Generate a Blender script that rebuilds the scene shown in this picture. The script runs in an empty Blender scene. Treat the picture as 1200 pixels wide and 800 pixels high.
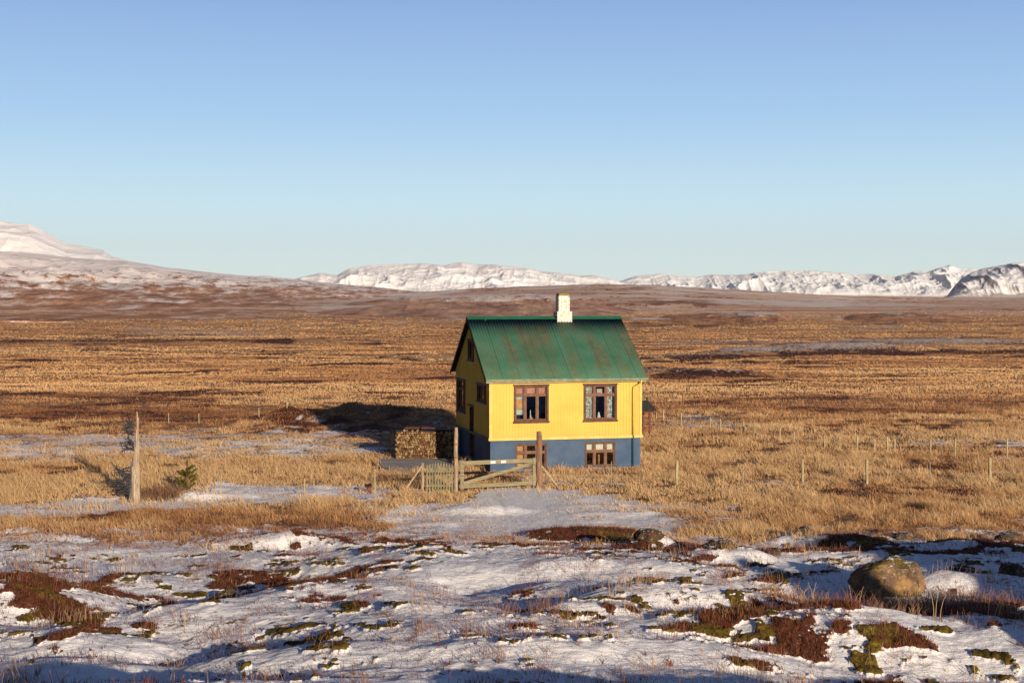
import bpy, bmesh, math, random
import numpy as np
from mathutils import Vector, Matrix

random.seed(7)
RNG = np.random.default_rng(11)
S = bpy.context.scene
COL = S.collection

# ------------------------------------------------------------------ camera, sky, sun, exposure
F = 1667.0; CAMH = 7.358; PITCH = 0.0276; HOR = 354.0
cam_d = bpy.data.cameras.new("camera"); cam = bpy.data.objects.new("camera", cam_d); COL.objects.link(cam)
cam.location = (0, 0, CAMH); cam.rotation_euler = (math.pi / 2 - PITCH, 0, 0)
cam_d.lens = 50.0; cam_d.sensor_width = 36.0; cam_d.clip_start = 0.2; cam_d.clip_end = 200000
S.camera = cam

SUN_EL = math.radians(11.3); SUN_AZ = math.atan2(1.0, -2.2)       # clockwise from +Y
w = bpy.data.worlds.new("World"); S.world = w; w.use_nodes = True
nt = w.node_tree; bg = nt.nodes["Background"]
sky = nt.nodes.new("ShaderNodeTexSky"); sky.sky_type = 'NISHITA'; sky.sun_disc = False
sky.sun_elevation = SUN_EL; sky.sun_rotation = SUN_AZ
sky.altitude = 300; sky.air_density = 1.0; sky.dust_density = 0.6; sky.ozone_density = 1.3
_tc = nt.nodes.new("ShaderNodeTexCoord"); _sp = nt.nodes.new("ShaderNodeSeparateXYZ"); nt.links.new(_tc.outputs["Generated"], _sp.inputs[0])
_rp = nt.nodes.new("ShaderNodeValToRGB"); _e = _rp.color_ramp.elements
_st = [(0.0, (.64, .78, .78)), (.022, (.62, .77, .79)), (.07, (.50, .71, .84)), (.13, (.32, .53, .79)), (.21, (.21, .355, .66)), (.30, (.09, .16, .36)), (.5, (.03, .055, .14)), (1.0, (.018, .035, .10))]
while len(_e) < len(_st): _e.new(.5)
for _i, (_p, _c) in enumerate(_st): _e[_i].position = _p; _e[_i].color = (*_c, 1)
nt.links.new(_sp.outputs[2], _rp.inputs[0])
_sc = nt.nodes.new("ShaderNodeVectorMath"); _sc.operation = 'SCALE'; _sc.inputs[3].default_value = 1 / .10; nt.links.new(_rp.outputs[0], _sc.inputs[0])
_mx = nt.nodes.new("ShaderNodeMix"); _mx.data_type = 'RGBA'; _mx.inputs[0].default_value = .90
nt.links.new(sky.outputs[0], _mx.inputs[6]); nt.links.new(_sc.outputs[0], _mx.inputs[7]); 
_mr = nt.nodes.new("ShaderNodeMapRange"); _mr.interpolation_type = 'SMOOTHSTEP'; nt.links.new(_sp.outputs[0], _mr.inputs[0])
_mr.inputs[1].default_value = -.35; _mr.inputs[2].default_value = -.62; _mr.inputs[3].default_value = 1.0; _mr.inputs[4].default_value = .12     # a clear sky is darkest at right angles to a low sun
_sx = nt.nodes.new("ShaderNodeVectorMath"); _sx.operation = 'SCALE'; nt.links.new(_mx.outputs[2], _sx.inputs[0]); nt.links.new(_mr.outputs[0], _sx.inputs[3])
nt.links.new(_sx.outputs[0], bg.inputs[0]); bg.inputs[1].default_value = 0.10
sun_d = bpy.data.lights.new("sun", 'SUN'); sun_d.energy = 5.0; sun_d.angle = math.radians(0.5)
sun_d.color = (1.0, 0.80, 0.575)
sun = bpy.data.objects.new("sun", sun_d); COL.objects.link(sun)
sd = Vector((math.sin(SUN_AZ) * math.cos(SUN_EL), math.cos(SUN_AZ) * math.cos(SUN_EL), math.sin(SUN_EL)))
sun.rotation_euler = sd.to_track_quat('Z', 'Y').to_euler()
S.view_settings.view_transform = 'Standard'; S.view_settings.look = 'None'
S.view_settings.exposure = 0.25; S.view_settings.gamma = 1.0; S.view_settings.use_curve_mapping = False
S.render.engine = 'CYCLES'
S.cycles.use_denoising = True
S.cycles.max_bounces = 6; S.cycles.transparent_max_bounces = 12
S.cycles.volume_bounces = 0

# ------------------------------------------------------------------ noise in numpy
def _h(n):
    n = (n ^ (n >> np.uint32(13))) * np.uint32(1274126177)
    n = n ^ (n >> np.uint32(16))
    return n * (1.0 / 4294967295.0)
def vnoise(x, y, seed=0):
    x = np.atleast_1d(np.asarray(x, float)); y = np.atleast_1d(np.asarray(y, float))
    fx = np.floor(x); fy = np.floor(y)
    hx = fx.astype(np.int64).astype(np.uint32) * np.uint32(374761393); hy = fy.astype(np.int64).astype(np.uint32) * np.uint32(668265263) + np.uint32((seed * 2147483647) & 0xffffffff)
    fx = x - fx; fy = y - fy
    fx = fx * fx * fx * (fx * (fx * 6 - 15) + 10); fy = fy * fy * fy * (fy * (fy * 6 - 15) + 10)
    hx1 = hx + np.uint32(374761393); hy1 = hy + np.uint32(668265263)
    a = _h(hx + hy); b = _h(hx + hy1)
    a = a + (_h(hx1 + hy) - a) * fx; b = b + (_h(hx1 + hy1) - b) * fx
    return a + (b - a) * fy
def fbm(x, y, seed=0, octv=4, gain=0.5):
    s = 0; a = 1; t = 0
    for k in range(octv):
        s = s + a * vnoise(x * 2**k + 17.3 * k, y * 2**k - 9.1 * k, seed + k); t += a; a *= gain
    return s / t - 0.5                      # about -0.35 .. 0.35
def where_(mask, x, y, f):
    "evaluate noise only where it counts"
    o = np.zeros(np.shape(x)); 
    if mask.any(): o[mask] = f(x[mask], y[mask])
    return o
def ridged(x, y, seed=0, octv=5):
    s = 0; a = 1; t = 0
    for k in range(octv):
        n = 1 - np.abs(2 * vnoise(x * 2**k + 5.7 * k, y * 2**k + 3.3 * k, seed + k) - 1)
        s = s + a * n * n; t += a; a *= 0.5
    return s / t
def sm(a, b, x):
    t = np.clip((x - a) / (b - a), 0, 1); return t * t * (3 - 2 * t)

# ------------------------------------------------------------------ terrain height
_k = np.array([[-60, 6.4], [0, 5.62], [8, 4.0], [15, 2.62], [22, 1.35], [29, .78], [36, .38], [42, 0.02], [47, 0], [100, 0], [500, 0]])
_ty = np.linspace(-60, 500, 2801); _tz = np.interp(_ty, _k[:, 0], _k[:, 1])
_ker = np.hanning(21); _ker /= _ker.sum(); _tz = np.convolve(np.pad(_tz, 10, mode='edge'), _ker, 'valid')
def zbase(y): return np.interp(y, _ty, _tz)
_cb = np.array([[-400, 350], [0, 350], [300, 350], [400, 349], [480, 345.5], [560, 342], [620, 339], [700, 335.5], [760, 335.5], [830, 339.5],
                [900, 343.5], [950, 346], [1000, 348], [1100, 350], [1600, 350]], float)
def invY(v): return 12265.0 / (v - HOR)
def wpt(u, v):
    "ground point of a place seen at (u, v) in the 1200x800 photograph"
    lo, hi = 2.0, 3000.0
    for _ in range(60):
        m = (lo + hi) / 2
        vv = HOR + F * (CAMH - float(zbase(m))) / m
        if vv > v: lo = m
        else: hi = m
    return ((u - 600) / F * lo, lo)
# hummocks: u, v, half-width m, half-depth m, height m
HUM = [(395, 700, 2.3, 1.5, .50), (30, 700, 2.2, 1.6, .50), (830, 716, 2.6, 1.2, .42), (940, 745, 2.2, 1.2, .30),
       (640, 700, 1.6, 1.0, .30), (130, 748, 1.3, .8, .30), (330, 775, 1.6, .9, .35), (520, 735, 1.2, .7, .22), (560, 775, 1.6, .7, .20),
       (790, 775, 2.0, .7, .26), (690, 632, 1.9, .75, .42), (60, 770, 1.5, .8, .20), (1080, 735, 2.6, .9, .25), (1150, 690, 1.4, .8, .35),
       (850, 668, 1.1, .6, .38), (765, 655, .7, .45, .42), (1130, 652, 2.0, 1.0, .35), (980, 640, 1.8, .9, .35), (560, 600, 1.5, .8, .3),
       (700, 735, 1.2, .7, .25), (180, 605, 2.5, 1.0, .28), (90, 580, 2.0, 1.0, .25), (235, 585, .9, .6, .35), (1010, 700, 1.6, .8, -.2),
       (450, 640, 3.0, 1.0, .15), (320, 640, 1.5, .6, .3)]
HUMW = [(wpt(u, v), a, b, h) for u, v, a, b, h in HUM] + [((2.6, 16.8), 1.6, 1.1, .65), ((5.8, 16.2), 1.7, 1.0, .5), ((-4.5, 17.5), 1.2, .9, .45), ((9.5, 16.5), 1.2, 1.0, .3)]  # extra mounds added below the frame to cast shade on the lower snow
def zground(x, y):
    return zground_(np.asarray(x, float), np.asarray(y, float))
def zground_(x, y):
    x = np.asarray(x, float); y = np.asarray(y, float)
    z = zbase(y)
    near = sm(150, 60, np.abs(y)) * sm(-5, 12, y + 4) * 1.0
    fore = sm(48, 38, y)
    path = np.exp(-((x - 0.6 - (48 - y) * .05) / 3.2) ** 2) * sm(38, 44, y) * sm(60, 54, y)   # smooth drive in front of the gate
    yard = np.exp(-(((x - 1.5) / 7) ** 4) - (((y - 64) / 9) ** 4))
    dmp = (1 - .85 * path) * (1 - .8 * yard)
    nm_ = near > 0; hm = where_(nm_, x, y, lambda x, y: fbm(x / 3.6, y / 3.0, 3, 3)) * .62 * fore + where_(nm_, x, y, lambda x, y: fbm(x / 8.5, y / 6.0, 7, 2)) * 1.3 * fore + where_(nm_, x, y, lambda x, y: fbm(x / 6.5, y / 5, 4, 3)) * .5 * (1 - fore)
    hm2 = where_(nm_, x, y, lambda x, y: fbm(x / 1.3, y / 1.0, 5, 3)) * (.085 + .235 * (1 - fore))
    hm3 = where_(near * (y < 70) > 0, x, y, lambda x, y: fbm(x / .33, y / .3, 6, 2)) * .06 * sm(70, 40, y)
    z = z + (hm + hm2 + hm3) * near * dmp
    for off in (-.75, .75):      # wheel ruts of the drive
        z = z - .045 * np.exp(-((x - (.2 + (52 - y) * .10 + off)) / .16) ** 2) * sm(40, 44, y) * sm(56, 54, y)
    for (cx, cy), a, b, h in HUMW:
        if cy > 20: h = h * .75
        q = ((x - cx) / a) ** 2 + ((y - cy) / b) ** 2
        z = z + h * np.exp(-q * q * .7)
    # bank behind and left of the house
    q = ((x + 9.5) / 6.5) ** 4 + ((y - 88) / 4.0) ** 2
    z = z + (.82 + where_(q < 8, x, y, lambda x, y: fbm(x / 2, y / 2, 9, 3)) * .8) * np.exp(-q)
    # rise added out of frame, front right, to shade the trough by the boulder
    c = x + y / 2.2
    hill = 6.5 - 2.5 * np.exp(-((c - 25.0) / 1.7) ** 2) + fbm(c / 3, y / 30, 12, 3) * 1.2
    prof = sm(2, 12, y) * sm(27, 13, y)
    z = np.maximum(z, hill * sm(20.6, 22.8, c) * sm(60, 45, c) * prof * sm(6.5, 10, x - (y - 8) * .36))
    # plain and far swells
    far = sm(60, 250, y)
    z = z + far * fbm(x / 60, y / 30, 20, 3) * 1.0 * sm(150, 400, y) + sm(80, 160, y) * sm(1500, 500, y) * fbm(x / 9, y / 5, 22, 3) * .55
    u = 600 + F * x / np.maximum(y, 1)
    zc = CAMH + (HOR - np.interp(u, _cb[:, 0], _cb[:, 1])) / F * 3000
    z = z + np.where(y > 450, zc * sm(200, 3000, y) ** 1.6, 0) * sm(-40, 60, y)
    z = z + sm(500, 1200, y) * sm(8000, 3000, y) * (ridged(x / 520, y / 420, 30, 4) - .45) * np.clip(y / 3000, 0, 1) * 20 * np.interp(u, [0, 850, 1150], [1, .8, .45])
    fm = (y > 15) & (y < 50) & (np.abs(x) < .45 * y + 1)
    if fm.any():
        uu, vv = uv_of(x[fm], y[fm]); h_, m_ = cushions(x[fm], y[fm], uu, vv)
        bumpy = fbm(x[fm] / .16, y[fm] / .13, 63, 3)
        z[fm] += np.maximum(h_, m_) * (.07 + bumpy * .09) * sm(15, 18, y[fm]) + bumpy * .022
    for (u0, v0, u1, v1, hw, hgt) in RIDGES:
        z = z + ridge_h(x, y, u0, v0, u1, v1, hw, hgt)
    return z
# low embankments on the plain: from (u0,v0) to (u1,v1), half width in m, height in m
RIDGES = [(757, 421, 900, 413, 3.5, .5), (900, 413, 990, 409, 8, .6), (990, 409, 1080, 403, 12, .6), (1080, 403, 1400, 402, 12, .5),
          (757, 437, 880, 438, 1.6, .6), (-200, 402, 330, 401, 10, .35), (330, 401, 440, 397, 5, .2), (470, 421, 545, 419, 3, .7)]
def ridge_h(x, y, u0, v0, u1, v1, hw, hgt, width=False):
    y0 = invY(v0); y1 = invY(v1); x0 = (u0 - 600) / F * y0; x1 = (u1 - 600) / F * y1
    dx, dy = x1 - x0, y1 - y0; L = math.hypot(dx, dy)
    t = ((x - x0) * dx + (y - y0) * dy) / L / L; tc = np.clip(t, 0, 1)
    d = np.hypot(x - x0 - tc * dx, y - y0 - tc * dy)
    cl = d < hw * 2.6; d = d + where_(cl, x, y, lambda x, y: fbm(x / 14, y / 8, 44, 2)) * hw * 1.2
    q = np.exp(-(d / hw) ** 4)
    return q if width else q * hgt * (.75 + where_(cl, x, y, lambda x, y: fbm(x / 2.2, y / 2.2, 46, 3)) * .4)

# ------------------------------------------------------------------ materials
def mat(name, col=(.5, .5, .5), rough=.8, spec=.3, build=None):
    m = bpy.data.materials.new(name); m.use_nodes = True
    n = m.node_tree; b = n.nodes["Principled BSDF"]
    b.inputs["Base Color"].default_value = (*col, 1); b.inputs["Roughness"].default_value = rough
    b.inputs["Specular IOR Level"].default_value = spec
    if build: build(n, b)
    return m
class N:
    def __init__(s, nt): s.nt = nt
    def new(s, t, **k):
        n = s.nt.nodes.new(t)
        for a, v in k.items(): setattr(n, a, v)
        return n
    def link(s, a, b): s.nt.links.new(a, b)
    def coord(s, kind="Object", scale=(1, 1, 1)):
        t = s.new("ShaderNodeTexCoord"); m = s.new("ShaderNodeMapping"); m.inputs["Scale"].default_value = scale
        s.link(t.outputs[kind], m.inputs[0]); return m.outputs[0]
    def noise(s, co, scale, detail=4, rough=.55, dist=0):
        n = s.new("ShaderNodeTexNoise"); n.inputs["Scale"].default_value = scale; n.inputs["Detail"].default_value = detail
        n.inputs["Roughness"].default_value = rough; n.inputs["Distortion"].default_value = dist
        s.link(co, n.inputs["Vector"]); return n.outputs[0]
    def ramp(s, v, stops):
        r = s.new("ShaderNodeValToRGB"); e = r.color_ramp.elements
        while len(e) < len(stops): e.new(.5)
        for i, (p, c) in enumerate(stops):
            e[i].position = p; e[i].color = (*c, 1) if not isinstance(c, (int, float)) else (c, c, c, 1)
        s.link(v, r.inputs[0]); return r.outputs[0]
    def mix(s, f, a, b):
        m = s.new("ShaderNodeMix", data_type='RGBA')
        if isinstance(f, (int, float)): m.inputs[0].default_value = f
        else: s.link(f, m.inputs[0])
        for i, c in ((6, a), (7, b)):
            if isinstance(c, tuple): m.inputs[i].default_value = (*c, 1)
            else: s.link(c, m.inputs[i])
        return m.outputs[2]
    def math(s, op, a, b=0.0, clamp=False):
        m = s.new("ShaderNodeMath", operation=op); m.use_clamp = clamp
        for i, c in ((0, a), (1, b)):
            if isinstance(c, (int, float)): m.inputs[i].default_value = c
            else: s.link(c, m.inputs[i])
        return m.outputs[0]
    def attr(s, name):
        a = s.new("ShaderNodeAttribute"); a.attribute_name = name; return a
    def sstep(s, v, a, b):
        m = s.new("ShaderNodeMapRange", interpolation_type='SMOOTHSTEP'); m.inputs[1].default_value = a; m.inputs[2].default_value = b
        s.link(v, m.inputs[0]); return m.outputs[0]
    def bump(s, h, strength=.5, dist=.02, normal=None):
        b = s.new("ShaderNodeBump"); b.inputs["Strength"].default_value = strength; b.inputs["Distance"].default_value = dist
        s.link(h, b.inputs["Height"])
        if normal: s.link(normal, b.inputs["Normal"])
        return b.outputs[0]

def m_ground(n, b):
    q = N(n); co = q.coord("Object")
    cov = q.attr("cov"); sep = q.new("ShaderNodeSeparateColor"); q.link(cov.outputs["Color"], sep.inputs[0])
    snow, heath, moss = sep.outputs[0], sep.outputs[1], sep.outputs[2]
    c2 = q.attr("cov2"); sep2 = q.new("ShaderNodeSeparateColor"); q.link(c2.outputs["Color"], sep2.inputs[0])
    frost, farf, pathf = sep2.outputs[0], sep2.outputs[1], sep2.outputs[2]
    fine = q.noise(co, 9, 5, .6); mid = q.noise(co, 1.6, 5, .6)
    st = q.coord("Object", (.012, .05, .05)); streak = q.noise(st, 6, 8, .65, .3)
    st2 = q.coord("Object", (.0012, .004, .004)); streak2 = q.noise(st2, 6, 10, .68, .4)
    g1 = q.ramp(mid, [(.30, (.10, .048, .03)), (.46, (.22, .12, .065)), (.62, (.36, .23, .125))])
    g2 = q.ramp(streak, [(.36, (.36, .17, .09)), (.47, (.56, .31, .16)), (.60, (.70, .44, .23))])
    g3 = q.ramp(streak2, [(.38, (.42, .21, .14)), (.47, (.72, .46, .32)), (.57, (.88, .64, .47))])
    grass = q.mix(q.sstep(farf, .05, .35), g1, g2); grass = q.mix(q.sstep(farf, .5, .95), grass, g3)
    # dark heath
    hcol = q.ramp(fine, [(.35, (.05, .018, .012)), (.65, (.17, .06, .035))]); hcol = q.mix(q.sstep(farf, .3, .6), hcol, q.ramp(streak2, [(.4, (.26, .11, .07)), (.6, (.40, .19, .12))]))
    hm = q.sstep(q.math('ADD', heath, q.math('MULTIPLY', q.math('SUBTRACT', fine, .5), .9)), .42, .56)
    c = q.mix(hm, grass, hcol)
    mcol = q.ramp(q.math('ADD', q.math('MULTIPLY', fine, .6), q.math('MULTIPLY', mid, .4)), [(.38, (.045, .028, .009)), (.50, (.13, .09, .016)), (.66, (.27, .19, .026))])
    mm = q.sstep(q.math('ADD', moss, q.math('MULTIPLY', q.math('SUBTRACT', fine, .5), .8)), .45, .56)
    c = q.mix(mm, c, mcol)
    pcol = q.ramp(q.noise(co, 4, 5), [(.35, (.30, .27, .25)), (.65, (.46, .43, .41))])
    c = q.mix(pathf, c, pcol)
    # frost on far ground: grey pink speckle
    fr_n = q.mix(q.sstep(farf, .5, .9), q.noise(q.coord("Object", (.5, .35, .5)), 4, 4, .8), q.noise(q.coord("Object", (.006, .02, .02)), 5, 10, .75))
    fm = q.sstep(q.math('ADD', frost, q.math('MULTIPLY', q.math('SUBTRACT', fr_n, .5), 3.2)), .38, .66)
    c = q.mix(fm, c, (.88, .76, .69))
    sn = q.math('ADD', q.noise(co, 4.5, 8, .7), q.math('MULTIPLY', q.math('SUBTRACT', fine, .5), .5))
    smk = q.sstep(q.math('ADD', snow, q.math('MULTIPLY', q.math('SUBTRACT', sn, .5), 1.3)), .43, .60)
    smk = q.math('MULTIPLY', smk, q.math('SUBTRACT', 1.0, q.math('MULTIPLY', q.math('MAXIMUM', hm, mm), 1.0)), True)
    c = q.mix(smk, c, q.ramp(q.noise(co, 22, 3), [(.3, (.86, .86, .88)), (.6, (.94, .94, .96))]))
    q.link(c, b.inputs["Base Color"])
    b.inputs["Roughness"].default_value = .9; b.inputs["Specular IOR Level"].default_value = .15
    h1 = q.math('MULTIPLY', q.noise(co, 14, 6, .65), q.math('SUBTRACT', 1.3, smk))
    h = q.math('ADD', h1, q.math('MULTIPLY', q.noise(q.coord("Object", (1, 2.2, 1)), 3.2, 5, .6), 1.2))
    h = q.math('ADD', h, q.math('MULTIPLY', q.noise(co, 40, 3, .6), .35)); b1 = q.bump(h, .6, .08)
    b2 = q.bump(q.math('MULTIPLY', q.noise(co, .45, 9, .75), q.sstep(farf, .1, .3)), .9, 2.2, b1)
    q.link(b2, b.inputs["Normal"])
M_GROUND = mat("ground", build=m_ground)

def m_blade(n, b):
    q = N(n); a = q.attr("col"); q.link(a.outputs["Color"], b.inputs["Base Color"])
    b.inputs["Roughness"].default_value = .8; b.inputs["Specular IOR Level"].default_value = .1
    tr = q.new("ShaderNodeBsdfTranslucent"); q.link(a.outputs["Color"], tr.inputs[0])
    mx = q.new("ShaderNodeMixShader"); mx.inputs[0].default_value = .3
    q.link(b.outputs[0], mx.inputs[1]); q.link(tr.outputs[0], mx.inputs[2])
    q.link(mx.outputs[0], n.nodes["Material Output"].inputs[0])
M_BLADE = mat("dry_grass", build=m_blade)

# ------------------------------------------------------------------ mesh helpers
def np_mesh(name, verts, quads=None, tris=None, material=None, cols=None, smooth=False):
    me = bpy.data.meshes.new(name)
    nv = len(verts); me.vertices.add(nv); me.vertices.foreach_set("co", np.ascontiguousarray(verts, np.float32).ravel())
    loops = []; starts = []; off = 0
    for fa, k in ((quads, 4), (tris, 3)):
        if fa is not None and len(fa):
            loops.append(np.asarray(fa, np.int32).ravel()); starts.append(off + np.arange(len(fa), dtype=np.int32) * k); off += len(fa) * k
    lo = np.concatenate(loops); stt = np.concatenate(starts)
    me.loops.add(len(lo)); me.loops.foreach_set("vertex_index", lo)
    me.polygons.add(len(stt)); me.polygons.foreach_set("loop_start", stt)
    if smooth: me.polygons.foreach_set("use_smooth", np.ones(len(stt), bool))
    me.update(calc_edges=True)
    if cols:
        for nm, c in cols.items():
            at = me.color_attributes.new(nm, 'FLOAT_COLOR', 'POINT')
            cc = np.ones((nv, 4), np.float32); cc[:, :c.shape[1]] = c; at.data.foreach_set("color", cc.ravel())
    if material: me.materials.append(material)
    o = bpy.data.objects.new(name, me); COL.objects.link(o)
    return o
def grid_quads(nr, nc):
    i = (np.arange(nr - 1)[:, None] * nc + np.arange(nc - 1)[None, :]).ravel()
    return np.stack([i, i + 1, i + nc + 1, i + nc], 1)
def tag(o, label=None, cat=None, group=None, kind=None):
    if label: o["label"] = label
    if cat: o["category"] = cat
    if group: o["group"] = group
    if kind: o["kind"] = kind
    return o
def empty(name, loc, rz=0, parent=None):
    o = bpy.data.objects.new(name, None); COL.objects.link(o); o.location = loc; o.rotation_euler = (0, 0, rz)
    o.empty_display_size = .3
    if parent: o.parent = parent
    return o
class MB:
    def __init__(s): s.bm = bmesh.new(); s.map = None
    def _add(s, pts, faces):
        if s.map: pts = [s.map(*p) for p in pts]
        v = [s.bm.verts.new(p) for p in pts]
        for f in faces: s.bm.faces.new([v[i] for i in f])
    def box(s, x0, x1, y0, y1, z0, z1):
        s._add([(x, y, z) for z in (z0, z1) for y in (y0, y1) for x in (x0, x1)],
               [(0, 2, 3, 1), (4, 5, 7, 6), (0, 1, 5, 4), (2, 6, 7, 3), (0, 4, 6, 2), (1, 3, 7, 5)])
        return s
    def bar(s, a, b, w, t, up=(0, 0, 1)):
        a = Vector(a); b = Vector(b); d = (b - a).normalized(); sx = d.cross(Vector(up)); 
        if sx.length < 1e-4: sx = d.cross(Vector((1, 0, 0)))
        sx.normalize(); sy = sx.cross(d).normalized()
        p = []
        for c in (a, b):
            for i, j in ((-1, -1), (1, -1), (1, 1), (-1, 1)): p.append(tuple(c + sx * i * w / 2 + sy * j * t / 2))
        s._add(p, [(0, 1, 2, 3), (7, 6, 5, 4), (0, 4, 5, 1), (1, 5, 6, 2), (2, 6, 7, 3), (3, 7, 4, 0)]); return s
    def tube(s, pts, rads, seg=8, jit=0, seed=0):
        r_ = random.Random(seed); pts = [Vector(p) for p in pts]; rings = []
        for i, p in enumerate(pts):
            d = (pts[min(i + 1, len(pts) - 1)] - pts[max(i - 1, 0)]).normalized()
            sx = d.orthogonal().normalized() if i == 0 else (rings_sx - d * rings_sx.dot(d)).normalized()
            rings_sx = sx; sy = d.cross(sx); ring = []
            for k in range(seg):
                a = 2 * math.pi * k / seg; rr = rads[i] * (1 + jit * (r_.random() - .5))
                q = p + sx * math.cos(a) * rr + sy * math.sin(a) * rr
                ring.append(s.bm.verts.new(s.map(*q) if s.map else q))
            rings.append(ring)
        for i in range(len(rings) - 1):
            for k in range(seg):
                s.bm.faces.new([rings[i][k], rings[i][(k + 1) % seg], rings[i + 1][(k + 1) % seg], rings[i + 1][k]])
        s.bm.faces.new(rings[0][::-1]); s.bm.faces.new(rings[-1]); return s
    def poly(s, pts): s._add(pts, [tuple(range(len(pts)))]); return s
    def build(s, name, material, parent=None, smooth=False, bevel=0):
        bmesh.ops.recalc_face_normals(s.bm, faces=s.bm.faces)
        if bevel: bmesh.ops.bevel(s.bm, geom=s.bm.edges[:], offset=bevel, segments=1, affect='EDGES')
        me = bpy.data.meshes.new(name); s.bm.to_mesh(me); s.bm.free(); me.materials.append(material)
        if smooth: me.polygons.foreach_set("use_smooth", [True] * len(me.polygons))
        o = bpy.data.objects.new(name, me); COL.objects.link(o)
        if parent: o.parent = parent
        return o

# ------------------------------------------------------------------ coverage masks of the ground
def uv_of(x, y):
    y = np.maximum(y, .5); return 600 + F * x / y, HOR + F * (CAMH - zbase(y)) / y
def box_m(u, v, u0, u1, v0, v1, su=25, sv=3):
    return sm(u0 - su, u0 + su, u) * sm(u1 + su, u1 - su, u) * sm(v0 - sv, v0 + sv, v) * sm(v1 + sv, v1 - sv, v)
# streaks and patches on the land: u0,v0,u1,v1 half thickness
def seg_m(u, v, u0, v0, u1, v1, th, soft=.5):
    t = np.clip((u - u0) / (u1 - u0 + 1e-6), 0, 1); vc = v0 + (v1 - v0) * t
    e = sm(u0 - 12, u0 + 15, u) * sm(u1 + 12, u1 - 15, u)
    return e * sm(th * (1 + soft), th * (1 - soft), np.abs(v - vc))
SNOWB = [(430, 760, 600, 640, .22), (620, 860, 590, 618, .22), (-50, 400, 508, 540, .50), (230, 400, 497, 508, .36), (-50, 240, 588, 606, .52), (250, 480, 573, 594, .55), (1040, 1260, 518, 528, .4),
         (940, 1100, 550, 557, .3), (760, 850, 487, 500, .40), (475, 535, 496, 504, .6), (400, 462, 503, 532, .4), (300, 420, 630, 655, .2), (820, 960, 565, 580, .12),
         (1120, 1260, 532, 545, .3), (-30, 20, 461, 463, .8), (600, 760, 556, 572, .25), (240, 300, 572, 580, .25), (860, 960, 529, 535, .25)]
def cushions(x, y, u, v):
    "heath and moss cushions in the foreground"
    fore = sm(618, 645, v)
    d1 = fbm(x / 1.05, y / .8, 51, 6, .58) * .85; big = fbm(x / 5.5, y / 3.6, 52, 3) * 1.2
    hb = box_m(u, v, -80, 70, 668, 715, 20, 8) * .16 + box_m(u, v, 250, 480, 672, 712, 20, 6) * .10 + box_m(u, v, 585, 720, 690, 712, 20, 5) * .16 + seg_m(u, v, 610, 627, 748, 634, 9) * .5 \
        + seg_m(u, v, 880, 710, 1290, 728, 11) * .26 + seg_m(u, v, 820, 745, 1010, 752, 12) * .14 + box_m(u, v, 800, 1300, 632, 668, 30, 5) * .05 + box_m(u, v, 60, 230, 715, 745, 15, 5) * .1
    heath = sm(.17, .25, d1 + big * .35 + hb) * fore
    d2 = fbm(x / .8, y / .6, 71, 6, .58)
    mb = seg_m(u, v, 690, 636, 742, 646, 6) * .35 + box_m(u, v, 330, 440, 685, 712, 15, 5) * .14 + box_m(u, v, 60, 190, 720, 750, 15, 5) * .12 + box_m(u, v, 270, 400, 745, 790, 15, 5) * .12 + box_m(u, v, 230, 1000, 730, 790, 30, 5) * .03 + box_m(u, v, -80, 40, 680, 700, 15, 5) * .1
    moss = sm(.19, .26, d2 + big * .3 + mb) * fore
    return heath, moss
# u0, v0, u1, v1, half thickness, frost, heath: streaks of the far land as they lie on its slopes
FARS = [(440, 348, 530, 346.5, 1.5, .6, 0), (330, 361, 445, 356, 5, .45, 0), (455, 380, 545, 373, 2.2, .55, 0), (435, 369, 530, 368, 2.6, 0, .6), (755, 351, 805, 350, 1.5, .6, 0), (755, 356, 838, 355, 2.6, 0, .7),
        (905, 358, 985, 357, 1.5, .55, 0), (700, 362.5, 960, 362, .9, .4, 0), (735, 372, 905, 370.5, 1.5, .6, 0), (735, 380, 905, 380, 5.5, -.2, .55), (960, 374, 1125, 372, 2.6, .5, 0), (965, 386, 1105, 384, 3, .5, 0),
        (1000, 378, 1135, 378, 2, 0, .6), (870, 392.5, 1010, 392.5, 1.4, .3, .2), (0, 371, 90, 370, 1.6, .6, 0), (5, 375, 125, 375, 3, 0, .6), (85, 392, 190, 382, 3, .5, 0), (190, 382, 300, 368, 2.6, .5, 0),
        (-100, 385, 150, 385, 5, -.5, -.6), (160, 378, 330, 378, 4, -.3, -.4), (800, 346, 1200, 352, 3, -.2, -.3), (930, 365, 1200, 362, 4, -.5, -.6), (560, 373, 760, 366, 3, -.4, -.5), (1100, 395, 1200, 392, 2, .3, .2)]
def far_streaks(x, y, z):
    u = 600 + F * x / np.maximum(y, 1); v = HOR + F * (CAMH - z) / np.maximum(y, 1); on = sm(300, 450, y)
    wb = fbm(x / y * 22, np.log(np.maximum(y, 1)) * 5, 93, 4) * 5; fr = 0; he = 0; br = .55 + fbm(x / y * 60, np.log(np.maximum(y, 1)) * 16, 94, 4) * 2.2
    br = br * 1.4
    for u0, v0, u1, v1, th, f_, h_ in FARS:
        q = seg_m(u, v + wb, u0, v0, u1, v1, th, .7) * on; fr = fr + q * f_ * br; he = he + q * h_ * br
    return fr, he
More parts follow.
